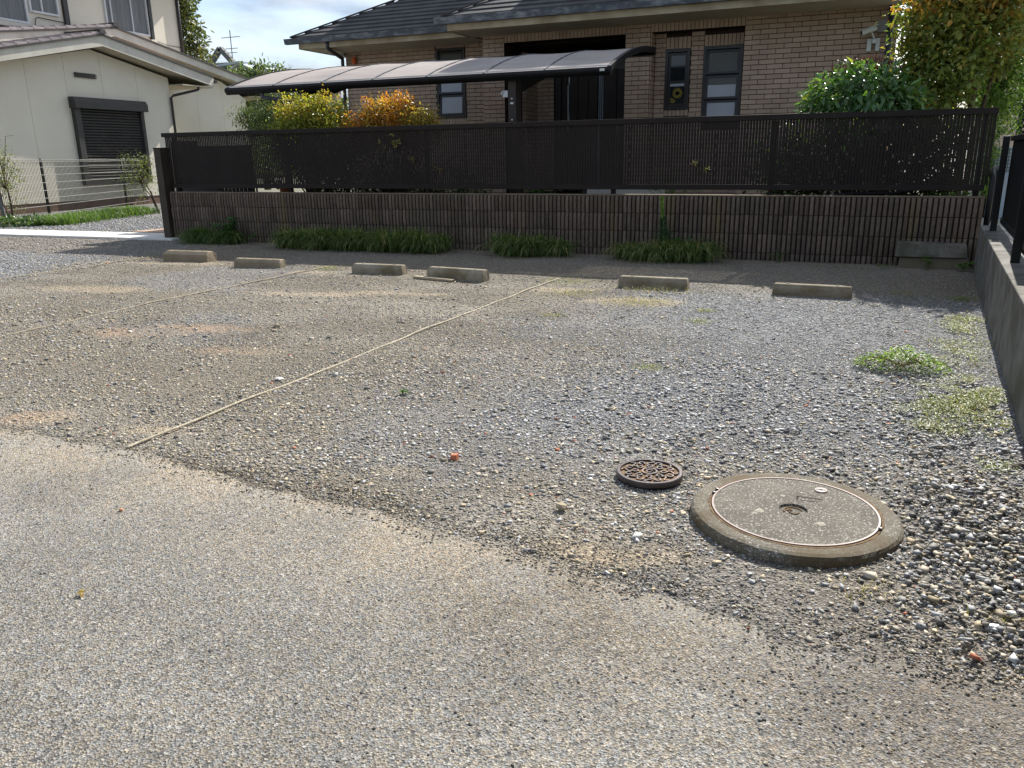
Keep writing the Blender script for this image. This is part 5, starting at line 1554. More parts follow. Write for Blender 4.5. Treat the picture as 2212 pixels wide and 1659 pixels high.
def foliage(parent, data, name='foliage', mat='leaf', kind=None):
    V, F, C = data
    V = V - off_of(parent)
    o = link(name, np_mesh(name, V, F, MAT[mat], C), parent)
    if kind: o['kind'] = kind
    return o

def merge(*ds):
    Vs, Fs, Cs, n = [], [], [], 0
    for V, F, C in ds:
        Vs.append(V); Fs.append(F + n); Cs.append(C); n += len(V)
    return np.concatenate(Vs), np.concatenate(Fs), np.concatenate(Cs)

def blades(px, py, pz, h, lean_dir, lean, width, C, seg=4):
    """arching strips; lean_dir angle, lean = horizontal reach"""
    n = len(px)
    t = np.linspace(0, 1, seg + 1)
    dx, dy = np.cos(lean_dir), np.sin(lean_dir)
    k_ = np.clip(lean / (h + 1e-6), 0, 1.6)[:, None]
    hx = lean[:, None] * t ** 1.35
    zz = h[:, None] * ((1.1 + 0.9 * k_) * t - (0.15 + 1.45 * k_) * t ** 2)
    w = width[:, None] * (1 - 0.85 * t ** 2) * 0.5
    cx = px[:, None] + dx[:, None] * hx; cy = py[:, None] + dy[:, None] * hx; cz = pz[:, None] + np.maximum(zz, 0.004)
    tw = rng.uniform(-0.6, 0.6, n)
    sx, sy = -np.sin(lean_dir + tw), np.cos(lean_dir + tw)
    Lp = np.stack([cx + sx[:, None] * w, cy + sy[:, None] * w, cz], -1)
    Rp = np.stack([cx - sx[:, None] * w, cy - sy[:, None] * w, cz], -1)
    V = np.stack([Lp, Rp], 2).reshape(n, -1, 3)
    f = np.array([(2 * i, 2 * i + 1, 2 * i + 3, 2 * i + 2) for i in range(seg)])
    F = f[None] + (np.arange(n) * 2 * (seg + 1))[:, None, None]
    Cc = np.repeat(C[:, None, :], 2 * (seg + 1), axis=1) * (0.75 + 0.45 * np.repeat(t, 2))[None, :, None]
    return V.reshape(-1, 3), F.reshape(-1, 4), Cc.reshape(-1, 3)

GR = [(0.080, 0.14, 0.035), (0.058, 0.105, 0.028), (0.12, 0.175, 0.05), (0.25, 0.27, 0.10), (0.38, 0.33, 0.17)]
def lily_clump(name, label, x0, x1, yb, yf, h, n, group, wts=(0.32, 0.27, 0.18, 0.13, 0.10), cat='grass clump', reach=0.17):
    t = thing(name, label, cat, ((x0 + x1) / 2, (yb + yf) / 2, 0), group)
    nt = max(14, int((x1 - x0) * 26))
    tx = np.sort(rng.uniform(x0 + 0.06, x1 - 0.06, nt)); ty = rng.uniform(yf + 0.06, yb - 0.05, nt)
    i = rng.integers(0, nt, n)
    px = tx[i] + rng.normal(0, 0.035, n); py = ty[i] + rng.normal(0, 0.03, n)
    py = np.minimum(py, WY - 0.06)
    hs = 1.45 * h * rng.uniform(0.5, 1.1, n) * (0.8 + 0.35 * rng.random(nt))[i]
    a = rng.uniform(0, 2 * np.pi, n)
    # arch mostly towards the light side of the lot
    a = np.where(rng.random(n) < 0.7, rng.normal(-1.57, 0.95, n), a)
    lean = rng.uniform(0.45, 1.6, n) * reach * 1.2
    y_lim = WY - 0.03 - py
    lean = np.where(np.sin(a) > 0, np.minimum(lean, np.maximum(y_lim, 0.01)), lean)
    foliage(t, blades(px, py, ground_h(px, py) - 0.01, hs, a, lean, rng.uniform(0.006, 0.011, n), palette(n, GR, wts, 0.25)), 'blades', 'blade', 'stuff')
    return t
LG = 'lilyturf clumps along the block wall'
c1 = lily_clump('lilyturf_clump', 'dark green clump at the left end of the block wall with broad leaves in it', -8.80, -7.75, 8.96, 8.60, 0.19, 2600, LG, (0.42, 0.38, 0.14, 0.04, 0.02))
c2 = lily_clump('lilyturf_clump', 'longest lilyturf row, stretching along the middle left of the block wall', -7.10, -4.55, 8.96, 8.40, 0.235, 8200, LG)
c3 = lily_clump('lilyturf_clump', 'mid sized lilyturf clump between the longest row and the tall weed', -3.95, -3.02, 8.96, 8.50, 0.225, 3000, LG)
c4 = lily_clump('lilyturf_clump', 'lilyturf clump surrounding the tall spiky weed, with dry tan blades', -2.42, -1.36, 8.96, 8.52, 0.205, 3200, LG, (0.28, 0.24, 0.16, 0.17, 0.15))
# broad leaves growing in the first and fourth clump
def leafy_weed(name, label, x, y, h, r, n, leaf, pal, cat='weed', group=None, z0=0.0, droop=0.3):
    t = thing(name, label, cat, (x, y, z0), group)
    k = max(3, n // 7)
    tips = np.stack([x + rng.normal(0, r * 0.55, k), np.minimum(y + rng.normal(0, r * 0.5, k), (WY - 0.05) if y < WY else 99.0), z0 + h * rng.uniform(0.45, 1.0, k)], 1)
    mb = MB()
    for tp in tips:
        mb.tube([(x + (tp[0] - x) * 0.15, y + (tp[1] - y) * 0.15, z0 - 0.01), ((x + tp[0]) / 2, (y + tp[1]) / 2, z0 + (tp[2] - z0) * 0.6), tuple(tp)], 0.0022, 4, 0.001)
    mb.build('stem', plain('weed_stem', (0.10, 0.14, 0.04), None, 20, 0.6), t)
    i = rng.integers(0, k, n)
    u = rng.uniform(0.45, 1.0, n)[:, None]
    P = np.array([x, y, z0]) + (tips[i] - np.array([x, y, z0])) * u
    a = rng.uniform(0, 2 * np.pi, n)
    A = np.stack([np.cos(a), np.sin(a), rng.uniform(-droop, 0.5, n)], 1)
    N = np.tile(np.array([0, 0, 1.0]), (n, 1)) + unit(n) * 0.3
    L = rng.uniform(0.7, 1.2, n) * leaf
    foliage(t, leaves(P, A, N, L, L * rng.uniform(0.5, 0.7, n), palette(n, pal, None, 0.2)), 'leaves', 'leaf')
    return t
DG = [(0.045, 0.125, 0.030), (0.065, 0.16, 0.042), (0.035, 0.09, 0.026)]
BG = [(0.09, 0.17, 0.035), (0.12, 0.20, 0.05), (0.07, 0.13, 0.03)]
leafy_weed('leafy_weed', 'broad leaved green weed growing out of the leftmost lilyturf clump', -8.05, 8.78, 0.36, 0.26, 130, 0.085, DG)
leafy_weed('leafy_weed', 'small dark weed beside the right side of the leftmost lilyturf clump', -7.62, 8.78, 0.16, 0.12, 26, 0.06, DG)
leafy_weed('leafy_weed', 'round leaved weed right of the tall spiky weed', -1.66, 8.74, 0.30, 0.11, 44, 0.08, DG)
leafy_weed('leafy_weed', 'low weed at the foot of the stacked concrete blocks, near their middle', 0.70, 8.72, 0.16, 0.07, 18, 0.06, BG)
leafy_weed('leafy_weed', 'weed in the corner between stacked blocks and the low wall', 1.00, 8.68, 0.13, 0.09, 22, 0.075, BG)
leafy_weed('leafy_weed', 'tiny bright green weed at the foot of the block wall left of the stacked blocks', 0.28, 8.62, 0.08, 0.06, 26, 0.03, BG)
leafy_weed('leafy_weed', 'short weed at the wall foot between the tall weed and the stacked blocks', -0.70, 8.90, 0.14, 0.14, 50, 0.03, DG)
leafy_weed('leafy_weed', 'light green seedling in the gravel right of the near rope', -1.976, 3.25, 0.03, 0.02, 12, 0.03, BG)
# tall horseweed rosette with bolting stem
hw = thing('tall_weed', 'tall spiky blue green weed with one upright stem against the block wall', 'weed', (-1.90, 8.74, 0))
mb = MB(); mb.tube([(-1.90, 8.74, 0), (-1.905, 8.74, 0.3), (-1.935, 8.745, 0.60)], 0.009, 6, 0.004); mb.build('stem', plain('pale_stem', (0.14, 0.20, 0.06), None, 20, 0.6), hw, smooth=True)
n = 190; u = rng.random(n) ** 0.8
z = 0.10 + u * 0.34; a = rng.uniform(0, 6.28, n)
P = np.stack([-1.90 - 0.02 * u, 8.74 + 0 * u, z], 1); A = np.stack([np.cos(a), np.sin(a), 0.15 + 1.0 * u], 1)
L = 0.19 * (1 - 0.72 * u) * rng.uniform(0.8, 1.1, n)
d1 = leaves(P, A, np.tile([0, 0, 1.0], (n, 1)) + unit(n) * 0.2, L, np.full(n, 0.010), palette(n, [(0.055, 0.12, 0.065), (0.045, 0.10, 0.055)], None, 0.2))
n = 260; u = rng.random(n); a = rng.uniform(0, 6.28, n)
P = np.stack([-1.92 - 0.025 * u + 0.006 * np.cos(a), 8.743 + 0.006 * np.sin(a), 0.42 + 0.23 * u], 1); A = np.stack([0.35 * np.cos(a) - 0.1, 0.35 * np.sin(a), np.ones(n)], 1)
d2 = leaves(P, A, unit(n) + 0.0, np.full(n, 0.045), np.full(n, 0.010), palette(n, [(0.16, 0.26, 0.06), (0.20, 0.30, 0.09)], None, 0.2))
foliage(hw, merge(d1, d2), 'leaves', 'leaf')

# weeds on the gravel -------------------------------------------------
YG = [(0.20, 0.24, 0.06), (0.26, 0.26, 0.09), (0.32, 0.28, 0.12), (0.15, 0.20, 0.05)]
def tuft(label, x, y, r, h, n, pal=YG, name='grass_tuft', elong=1.0):
    t = thing(name, label, 'grass tuft', (x, y, 0), 'grass tufts on the gravel')
    px = x + rng.normal(0, r * 0.5 * elong, n); py = y + rng.normal(0, r * 0.4, n)
    a = rng.uniform(0, 6.28, n)
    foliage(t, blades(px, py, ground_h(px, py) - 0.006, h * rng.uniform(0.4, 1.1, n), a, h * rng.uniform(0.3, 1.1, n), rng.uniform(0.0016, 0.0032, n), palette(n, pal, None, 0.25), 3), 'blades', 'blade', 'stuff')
SG = [(0.34, 0.30, 0.12), (0.40, 0.34, 0.15), (0.28, 0.27, 0.09)]
tuft('straw yellow grass patch in front of the wheel stop with grass along its front', -1.50, 6.10, 0.28, 0.045, 420, SG)
tuft('dry grass fringe growing along the front of a wheel stop', -1.55, 6.70, 0.24, 0.06, 260, SG, elong=1.6)
tuft('sparse straw grass left of the yellow grass patch', -2.15, 6.35, 0.25, 0.04, 240, SG)
tuft('green grass at the wall side end of the near rope', -2.42, 6.92, 0.26, 0.045, 260, YG)
tuft('upper of two small green tufts on blue grey gravel below the rightmost wheel stop', -0.95, 5.89, 0.09, 0.035, 130, YG)
tuft('lower of two small green tufts on blue grey gravel', -0.935, 5.52, 0.09, 0.035, 130, YG)
tuft('small green tuft between the short wheel stop and the middle rope', -5.0, 6.93, 0.12, 0.07, 90, YG)
tuft('thin olive tuft halfway along the near rope on its right', -1.95, 5.35, 0.10, 0.035, 90, YG)
tuft('pale tuft in the middle of the blue grey gravel', -0.95, 4.15, 0.10, 0.03, 120, YG)
tuft('green tuft against the low wall, behind the leafy weed', 0.78, 6.15, 0.14, 0.05, 220, YG)
tuft('tuft by the low wall near the rightmost wheel stop', 0.83, 7.0, 0.12, 0.05, 160, YG)
tuft('thin grass on the gravel right of the rightmost wheel stop', 0.42, 7.15, 0.16, 0.03, 160, YG)
tuft('scattered grass between the leafy weed and the low wall', 0.66, 5.35, 0.20, 0.035, 260, YG)
tuft('dry stalks beside the manhole on its front right', 0.12, 2.08, 0.10, 0.035, 46, SG)
tuft('dry stalks on stones at the right edge of the manhole', 0.43, 2.08, 0.07, 0.035, 30, SG)
# larger prostrate weed
pw = thing('leafy_weed', 'bright green spreading weed on the gravel near the low wall, biggest of the gravel weeds', 'weed', (0.29, 4.56, 0))
n = 1300; a = rng.uniform(0, 6.28, n); r = 0.20 * rng.random(n) ** 0.6
px, py = 0.30 + r * np.cos(a) * 1.15, 4.60 + r * np.sin(a) * 0.75
hz = 0.13 * (1 - (r / 0.21) ** 2) * rng.uniform(0.2, 1.0, n) * (0.35 + 1.1 * fbm(px * 14, py * 14)) + 0.004
A = np.stack([np.cos(a), np.sin(a), rng.uniform(-0.2, 0.9, n)], 1) + unit(n) * 0.5
foliage(pw, leaves(np.stack([px, py, hz], 1), A, np.tile([0, 0, 1.0], (n, 1)) + unit(n) * 0.6, rng.uniform(0.012, 0.026, n), rng.uniform(0.006, 0.011, n), palette(n, [(0.16, 0.25, 0.06), (0.22, 0.31, 0.09), (0.12, 0.20, 0.05), (0.20, 0.12, 0.06)], [0.4, 0.32, 0.22, 0.06], 0.2)), 'leaves', 'leaf')
mb = MB()
for k in range(22):
    a_ = random.uniform(0, 6.28); rr = random.uniform(0.12, 0.24)
    mb.tube([(0.30, 4.60, 0.01), (0.30 + rr * 0.5 * math.cos(a_), 4.60 + rr * 0.4 * math.sin(a_), 0.05), (0.30 + rr * 1.1 * math.cos(a_), 4.60 + rr * 0.75 * math.sin(a_), 0.02)], 0.0018, 4)
mb.build('stem', plain('reddish_stem', (0.22, 0.11, 0.06), None, 20, 0.7), pw)
# thin creeping cover by the low wall: nobody could count it
Px, Py = [], []
for (cx, cy, rx, ry, n) in ((0.52, 3.95, 0.22, 0.26, 4600), (0.62, 4.25, 0.10, 0.22, 1500), (0.40, 3.55, 0.12, 0.10, 420), (0.60, 5.0, 0.12, 0.25, 1100), (0.70, 5.8, 0.10, 0.35, 1200), (0.55, 3.1, 0.07, 0.10, 160), (0.0, 8.75, 0.9, 0.10, 500), (-3.0, 8.55, 0.5, 0.15, 300)):
    Px.append(rng.normal(cx, rx * 0.6, n)); Py.append(rng.normal(cy, ry * 0.6, n))
Px, Py = np.concatenate(Px), np.concatenate(Py)
ok = (Px < wall_x(Py) - 0.02) & (fbm(Px * 7, Py * 7) > 0.42); Px, Py = Px[ok], Py[ok]; n = len(Px)
a = rng.uniform(0, 6.28, n)
d = leaves(np.stack([Px, Py, ground_h(Px, Py) + rng.uniform(0.003, 0.022, n)], 1), np.stack([np.cos(a), np.sin(a), rng.uniform(-0.1, 0.7, n)], 1), np.tile([0, 0, 1.0], (n, 1)) + unit(n) * 0.5, rng.uniform(0.008, 0.019, n), rng.uniform(0.004, 0.008, n), palette(n, [(0.17, 0.21, 0.06), (0.24, 0.26, 0.09), (0.28, 0.25, 0.11), (0.12, 0.16, 0.04)], None, 0.2))
cv = link('ground_cover', np_mesh('ground_cover', d[0], d[1], MAT['leaf'], d[2])); tag(cv, 'thin creeping ground cover by the low wall', 'ground cover', kind='stuff')

n = 520
px = np.concatenate([rng.uniform(-9.0, 1.0, 330), rng.uniform(-7.5, 0.8, 190)]); py = np.concatenate([8.95 - np.abs(rng.normal(0, 0.28, 330)), 6.62 - np.abs(rng.normal(0, 0.25, 190))])
a = rng.uniform(0, 6.28, n)
d = leaves(np.stack([px, py, ground_h(px, py) + rng.uniform(0.002, 0.012, n)], 1), np.stack([np.cos(a), np.sin(a), rng.uniform(-0.1, 0.3, n)], 1), np.tile([0, 0, 1.0], (n, 1)) + unit(n) * 0.5, rng.uniform(0.012, 0.034, n), rng.uniform(0.006, 0.014, n), palette(n, [(0.22, 0.14, 0.07), (0.30, 0.21, 0.10), (0.16, 0.10, 0.055), (0.36, 0.28, 0.15)], None, 0.2))
tag(link('leaf_litter', np_mesh('leaf_litter', d[0], d[1], MAT['leaf'], d[2])), 'brown leaf litter scattered along the wall foot and wheel stops', 'leaf litter', kind='stuff')
# bushes behind the slat fence ---------------------------------------------
yb_ = thing('yellow_bush', 'yellow green bush rising above the slat fence left of the orange bush', 'bush', (-6.98, 9.5, 0.4))
d, cc = crown((-6.98, 9.50, 1.40), (0.70, 0.33, 0.58), 430, 34, 0.075, 0.044, 0.48, [(0.19, 0.21, 0.035), (0.14, 0.17, 0.03), (0.27, 0.24, 0.04), (0.33, 0.22, 0.04)], [0.36, 0.28, 0.26, 0.10], (0.3, 1.0), 0.4, None, [(0.34, 0.30, 0.05), (0.30, 0.27, 0.05), (0.40, 0.26, 0.05)])
foliage(yb_, d, kind='stuff'); branches((-6.98, 9.5, 0.40), cc, 0.014, yb_, k=16)
ob = thing('orange_bush', 'orange and yellow autumn bush above the middle of the slat fence', 'bush', (-5.72, 9.5, 0.4))
PO = [(0.36, 0.16, 0.025), (0.40, 0.24, 0.04), (0.30, 0.22, 0.05), (0.26, 0.13, 0.03)]
TO = [(0.50, 0.19, 0.02), (0.48, 0.26, 0.04), (0.42, 0.15, 0.02)]
d1, ca = crown((-5.68, 9.48, 1.60), (0.44, 0.28, 0.32), 170, 34, 0.060, 0.044, 0.42, PO, None, (0.3, 1.0), 0.4, 1.3, TO)
d2, cb = crown((-6.12, 9.46, 1.45), (0.30, 0.24, 0.26), 100, 34, 0.060, 0.044, 0.42, PO, None, (0.3, 1.0), 0.4, 1.2, TO)
d3, cc3 = crown((-5.28, 9.48, 1.48), (0.28, 0.24, 0.24), 90, 34, 0.060, 0.042, 0.42, [(0.34, 0.27, 0.06), (0.30, 0.25, 0.06), (0.38, 0.24, 0.05)], None, (0.3, 1.0), 0.4, 1.2)
d4, cd = crown((-5.75, 9.50, 1.10), (0.76, 0.24, 0.36), 120, 20, 0.07, 0.034, 0.42, [(0.24, 0.17, 0.05), (0.20, 0.19, 0.05)], None, (0.2, 1.0), 0.4)
foliage(ob, merge(d1, d2, d3, d4), kind='stuff'); branches((-5.72, 9.5, 0.40), np.concatenate([ca, cb, cc3]), 0.013, ob, k=40)
def twig(x, z, label, n, s, pal, fwd=-0.10):
    t = thing('twig', label, 'twig', (x, 9.06, z))
    mb = MB(); tips = []
    for k in range(5):
        a_ = random.uniform(0.5, 2.6); tp = (x + s * math.cos(a_), 9.03 + fwd * random.uniform(0.2, 1), z + s * math.sin(a_))
        mb.tube([(x, 9.15, z - 0.02), ((x + tp[0]) / 2, 9.06, (z + tp[2]) / 2), tp], 0.003, 4, 0.001); tips.append(tp)
    mb.build('stem', MAT['bark'], t)
    tips = np.array(tips); i = rng.integers(0, 5, n); u = rng.uniform(0.4, 1.05, n)[:, None]
    P = np.array([x, 9.06, z]) + (tips[i] - np.array([x, 9.06, z])) * u + rng.normal(0, 0.012, (n, 3))
    foliage(t, leaves(P, unit(n) + np.array([0, -0.3, 0.3]), unit(n) + np.array([0, -0.5, 1.0]), rng.uniform(0.02, 0.036, n), rng.uniform(0.009, 0.015, n), palette(n, pal, None, 0.2)), 'leaves')
TW = [(0.24, 0.20, 0.05), (0.30, 0.22, 0.06), (0.20, 0.20, 0.05)]
twig(-5.46, 1.20, 'olive twig poking through the slats below the orange bush', 70, 0.19, TW)
twig(-5.16, 1.06, 'tiny olive sprig between the slats lower right of the larger twig', 16, 0.06, TW)
twig(-4.78, 0.93, 'reddish sprig low in the slats right of the olive ones', 14, 0.07, [(0.26, 0.12, 0.05), (0.24, 0.18, 0.06)])
twig(-1.63, 0.98, 'yellow green sprig on the slats left of the big leaf bush', 18, 0.06, [(0.26, 0.28, 0.07), (0.32, 0.28, 0.08)])
twig(-1.52, 0.93, 'smaller yellow sprig just lower right of the yellow green one', 10, 0.035, [(0.26, 0.28, 0.07), (0.32, 0.28, 0.08)])
twig(0.06, 1.285, 'single green leaf caught on the slats below the big leaf bush', 2, 0.03, [(0.09, 0.22, 0.05)])

# big leaved evergreen shrub: each large leaf is a part
au = thing('big_leaf_bush', 'dark glossy big leaved bush over the right part of the slat fence', 'bush', (-0.05, 9.75, 0.4))
n = 2000
dd = unit(n); dd[:, 2] = np.where(rng.random(n) < 0.7, np.abs(dd[:, 2]) * 1.1 - 0.2, dd[:, 2])
dd /= np.linalg.norm(dd, axis=1, keepdims=True)
R = np.array([0.62, 0.48, 0.45]); cen = np.array([-0.06, 9.72, 1.58])
rr = rng.uniform(0.55, 1.0, n) * (0.90 + 0.18 * vnoise(dd[:, 0] * 2.6 + 9, dd[:, 2] * 2.6 + 9))
P = cen + dd * rr[:, None] * R
A = dd * 0.55 + unit(n) * 0.55 + np.array([0, 0, -0.35]); A /= np.linalg.norm(A, axis=1, keepdims=True)
N = dd * 0.8 + np.array([0, 0, 0.8]) + unit(n) * 0.3
hang = np.array([(0.03, 9.10, 1.60), (0.06, 9.07, 1.57), (0.09, 9.06, 1.575), (0.0, 9.08, 1.55)])
P[:4] = hang; A[:4] = [(-0.35, -0.2, -0.9), (0.1, -0.2, -1), (0.35, -0.15, -0.9), (-0.1, -0.3, -0.8)]; N[:4] = [(0, -1, 0.35)] * 4
L = rng.uniform(0.075, 0.125, n); W = L * rng.uniform(0.36, 0.48, n)
AP = [(0.070, 0.150, 0.048), (0.10, 0.195, 0.058), (0.15, 0.25, 0.065), (0.045, 0.10, 0.038), (0.30, 0.34, 0.07)]
C = palette(n, AP, [0.34, 0.30, 0.18, 0.15, 0.03], 0.18)
dist = np.linalg.norm(P - np.array([0, 0, 1.12]), axis=1)
order = np.argsort(dist)
front, rest = order[:290], order[290:]
# nine leaf meshes of different colours, shared by the single leaves
leaf_me = []
for k in range(9):
    V, Fc, Cc = leaves(np.zeros((1, 3)), np.array([[1.0, 0, 0]]), np.array([[0, 0, 1.0]]), np.array([1.0]), np.array([0.42]), palette(1, AP, [0.34, 0.30, 0.18, 0.15, 0.03], 0.18), 0.22)
    leaf_me.append(np_mesh('leaf', V, Fc, MAT['leaf_glossy'], Cc))
for i in front:
    a_ = Vector(A[i]).normalized(); nn = Vector(N[i]); s_ = nn.cross(a_).normalized(); n2 = a_.cross(s_)
    o = bpy.data.objects.new('leaf', leaf_me[int(rng.integers(0, 9))]); COL.objects.link(o); o.parent = au
    m_ = Matrix((a_, s_, n2)).transposed().to_4x4(); sc3 = Matrix.Diagonal((L[i], L[i], L[i], 1))
    m_ = m_ @ sc3; m_.translation = Vector(P[i]) - au.location
    o.matrix_local = m_
foliage(au, leaves(P[rest], A[rest], N[rest], L[rest], W[rest], C[rest], 0.22), 'inner_leaves', 'leaf_glossy', 'stuff')
n = 260; dd2 = unit(n); dd2[:, 2] = np.abs(dd2[:, 2])
P2 = cen + dd2 * R * np.array([0.85, 0.85, 1.0]); P2 = P2[P2[:, 2] > 1.85]; n = len(P2)
foliage(au, leaves(P2, unit(n) * 0.6 + np.array([0, 0, 1.0]), unit(n), rng.uniform(0.04, 0.085, n), rng.uniform(0.015, 0.03, n), palette(n, [(0.035, 0.016, 0.022), (0.05, 0.02, 0.026)], None, 0.2)), 'wilted_tips', 'leaf', 'stuff')
branches((-0.05, 9.78, 0.40), P[order[::7]], 0.012, au, k=22)

# autumn tinted tree by the corner, right ------------------------------------
tr = thing('autumn_tree', 'broad leaved tree with orange tinted top at the right corner of the brick house', 'tree', (1.05, 10.9, 0.4))
TP = [(0.16, 0.20, 0.05), (0.20, 0.225, 0.055), (0.28, 0.23, 0.06), (0.12, 0.17, 0.045)]
d1, ca = crown((0.80, 10.75, 2.42), (0.62, 0.60, 0.78), 560, 20, 0.10, 0.066, 0.6, TP, [0.32, 0.28, 0.20, 0.20], (0.35, 1.0), 0.35, None, [(0.42, 0.20, 0.04), (0.34, 0.21, 0.05), (0.46, 0.27, 0.05)])
d2, cb = crown((0.62, 10.7, 1.72), (0.42, 0.46, 0.40), 120, 16, 0.10, 0.08, 0.62, TP, None, (0.3, 1.0), 0.35)
d3, cb3 = crown((1.15, 10.7, 2.85), (0.45, 0.5, 0.42), 120, 15, 0.10, 0.085, 0.62, [(0.42, 0.22, 0.045), (0.34, 0.19, 0.05), (0.20, 0.19, 0.05)], None, (0.3, 1.0), 0.35)
foliage(tr, merge(d1, d2, d3), kind='stuff')
mb = MB(); mb.tube([(1.08, 10.92, 0.35), (1.07, 10.90, 1.2), (1.10, 10.86, 1.75), (1.02, 10.82, 2.2), (0.9, 10.8, 2.6)], 0.045, 8, 0.02); mb.tube([(1.16, 10.95, 0.35), (1.17, 10.95, 1.3), (1.24, 10.9, 1.75), (1.30, 10.85, 2.2)], 0.032, 8, 0.014); mb.build('trunk', MAT['bark'], tr, smooth=True)
branches((1.08, 10.88, 1.6), ca, 0.010, tr, k=14)
# green screen hedge at the alley
hg = thing('hedge_tree', 'bright green leafy tree behind the autumn tree at the right edge', 'tree', (1.50, 11.7, 0.3))
HP = [(0.09, 0.17, 0.035), (0.13, 0.22, 0.045), (0.06, 0.12, 0.03), (0.19, 0.27, 0.06)]
d1, ca = crown((1.38, 11.6, 2.55), (0.40, 0.75, 0.95), 300, 26, 0.08, 0.055, 0.55, HP, None, (0.4, 1.0), 0.3)
d2, cb = crown((1.52, 11.9, 1.75), (0.30, 0.6, 0.50), 160, 26, 0.08, 0.045, 0.5, HP, None, (0.4, 1.0), 0.3)
d3, cc3 = crown((1.36, 11.2, 1.05), (0.14, 0.4, 0.55), 110, 24, 0.05, 0.03, 0.4, HP, None, (0.3, 1.0), 0.3)
foliage(hg, merge(d1, d2, d3), kind='stuff'); 
mb = MB(); mb.tube([(1.45, 11.7, 0.28), (1.44, 11.65, 1.5), (1.40, 11.6, 2.6)], 0.04, 7, 0.02); mb.build('trunk', MAT['bark'], hg, smooth=True)
branches((1.44, 11.65, 1.6), ca, 0.012, hg, k=14)

bh_ = thing('screen_shrub', 'dark mixed shrub filling the space behind the right end of the slat fence', 'shrub', (0.6, 10.0, 0.4))
d1, ca = crown((0.55, 9.95, 0.98), (0.62, 0.38, 0.55), 200, 22, 0.10, 0.075, 0.45, [(0.05, 0.09, 0.03), (0.07, 0.11, 0.035), (0.035, 0.065, 0.025), (0.14, 0.17, 0.05)], None, (0.1, 1.0), 0.3)
d2, cb = crown((-0.55, 10.0, 0.95), (0.65, 0.35, 0.45), 140, 20, 0.10, 0.075, 0.45, [(0.04, 0.07, 0.028), (0.06, 0.09, 0.03)], None, (0.1, 1.0), 0.3)
foliage(bh_, merge(d1, d2), kind='stuff'); branches((0.5, 10.0, 0.4), ca, 0.01, bh_, k=14)
# right: neighbour wall, white box, pale bin, black louvre gate
nb = thing('neighbour_house', 'pale rendered house wall at the far right beyond the alley', 'house', (3.4, 15.5, 0.3))
mb = MB(); mb.box(2.05, 6.0, 13.5, 20.0, 0.2, 2.4); mb.build('wall', MAT['pale_wall'], nb)
mb = MB(); mb.box(1.95, 6.1, 13.4, 20.2, 2.401, 2.5); mb.build('roof', MAT['far_roof'], nb)
ub = thing('utility_box', 'pale grey utility cabinet showing above the right end of the slat fence', 'utility box', (1.45, 12.2, 0.3))
mb = MB(); mb.box(1.33, 1.53, 12.1, 12.5, 0.3, 1.44); mb.build('cabinet', MAT['white_plastic'], ub, bevel=0.006)
mb = MB(); mb.hexa([(1.31, 12.06, 1.441), (1.55, 12.06, 1.441), (1.55, 12.54, 1.441), (1.31, 12.54, 1.441)], [(1.33, 12.1, 1.48), (1.53, 12.1, 1.48), (1.53, 12.5, 1.49), (1.33, 12.5, 1.49)]); mb.build('cabinet_lid', MAT['grey_box'], ub)
pb = thing('mesh_bin', 'pale blue metal bin with wire grid behind the black fence', 'bin', (1.58, 11.6, 0.3))
mb = MB(); mb.box(1.48, 1.68, 11.5, 11.9, 0.3, 1.14); mb.build('bin_body', MAT['zinc'], pb, bevel=0.004)
mb = MB()
for k in range(6): mb.box(1.485 + 0.036 * k, 1.489 + 0.036 * k, 11.490, 11.4985, 0.85, 1.13)
for k in range(7): mb.box(1.48, 1.68, 11.488, 11.4975, 0.86 + 0.042 * k, 0.864 + 0.042 * k)
mb.build('wire_grid', wire, pb)
bg_ = thing('louvre_gate', 'black louvred gate at the extreme right beyond the alley', 'gate', (1.95, 12.6, 0.3))
mb = MB(); mb.box(1.80, 1.86, 12.4, 12.46, 0.3, 1.95); mb.build('gate_post', MAT['black_alu'], bg_)
for k in range(17):
    mb = MB(); mb.hexa([(1.861, 12.41, 0.55 + 0.075 * k), (2.9, 12.41, 0.55 + 0.075 * k), (2.9, 12.45, 0.58 + 0.075 * k), (1.861, 12.45, 0.58 + 0.075 * k)], [(1.861, 12.41, 0.588 + 0.075 * k), (2.9, 12.41, 0.588 + 0.075 * k), (2.9, 12.45, 0.596 + 0.075 * k), (1.861, 12.45, 0.596 + 0.075 * k)])
    mb.build('louvre', MAT['black_alu'], bg_)

# garden items glimpsed through and below the slats ---------------------------------
ls = thing('lattice_screen', 'dark lattice screen standing behind the left end of the slat fence', 'screen', (-8.75, 9.75, 0.4))
mb = MB(); mb.box(-9.80, -9.30, 9.73, 9.76, 0.4, 1.40); mb.box(-9.299, -8.92, 9.73, 9.76, 0.4, 1.32); mb.box(-8.92, -8.28, 9.73, 9.76, 1.27, 1.32); mb.box(-8.34, -8.28, 9.73, 9.76, 0.4, 1.27); mb.build('screen_frame', MAT['black_alu'], ls)
for k in range(8):
    mb = MB(); x0 = -8.915 + 0.073 * k; mb.box(x0, x0 + 0.052, 9.735, 9.755, 0.4, 1.268); mb.build('screen_slat', MAT['black_alu'], ls)
for k in range(9):
    mb = MB(); mb.box(-8.92, -8.341, 9.757, 9.770, 0.55 + 0.083 * k, 0.578 + 0.083 * k); mb.build('cross_slat', MAT['black_alu'], ls)
pt = thing('flower_pot', 'orange terracotta pot seen under the bottom rail of the slat fence', 'flower pot', (-7.80, 9.85, 0.4))
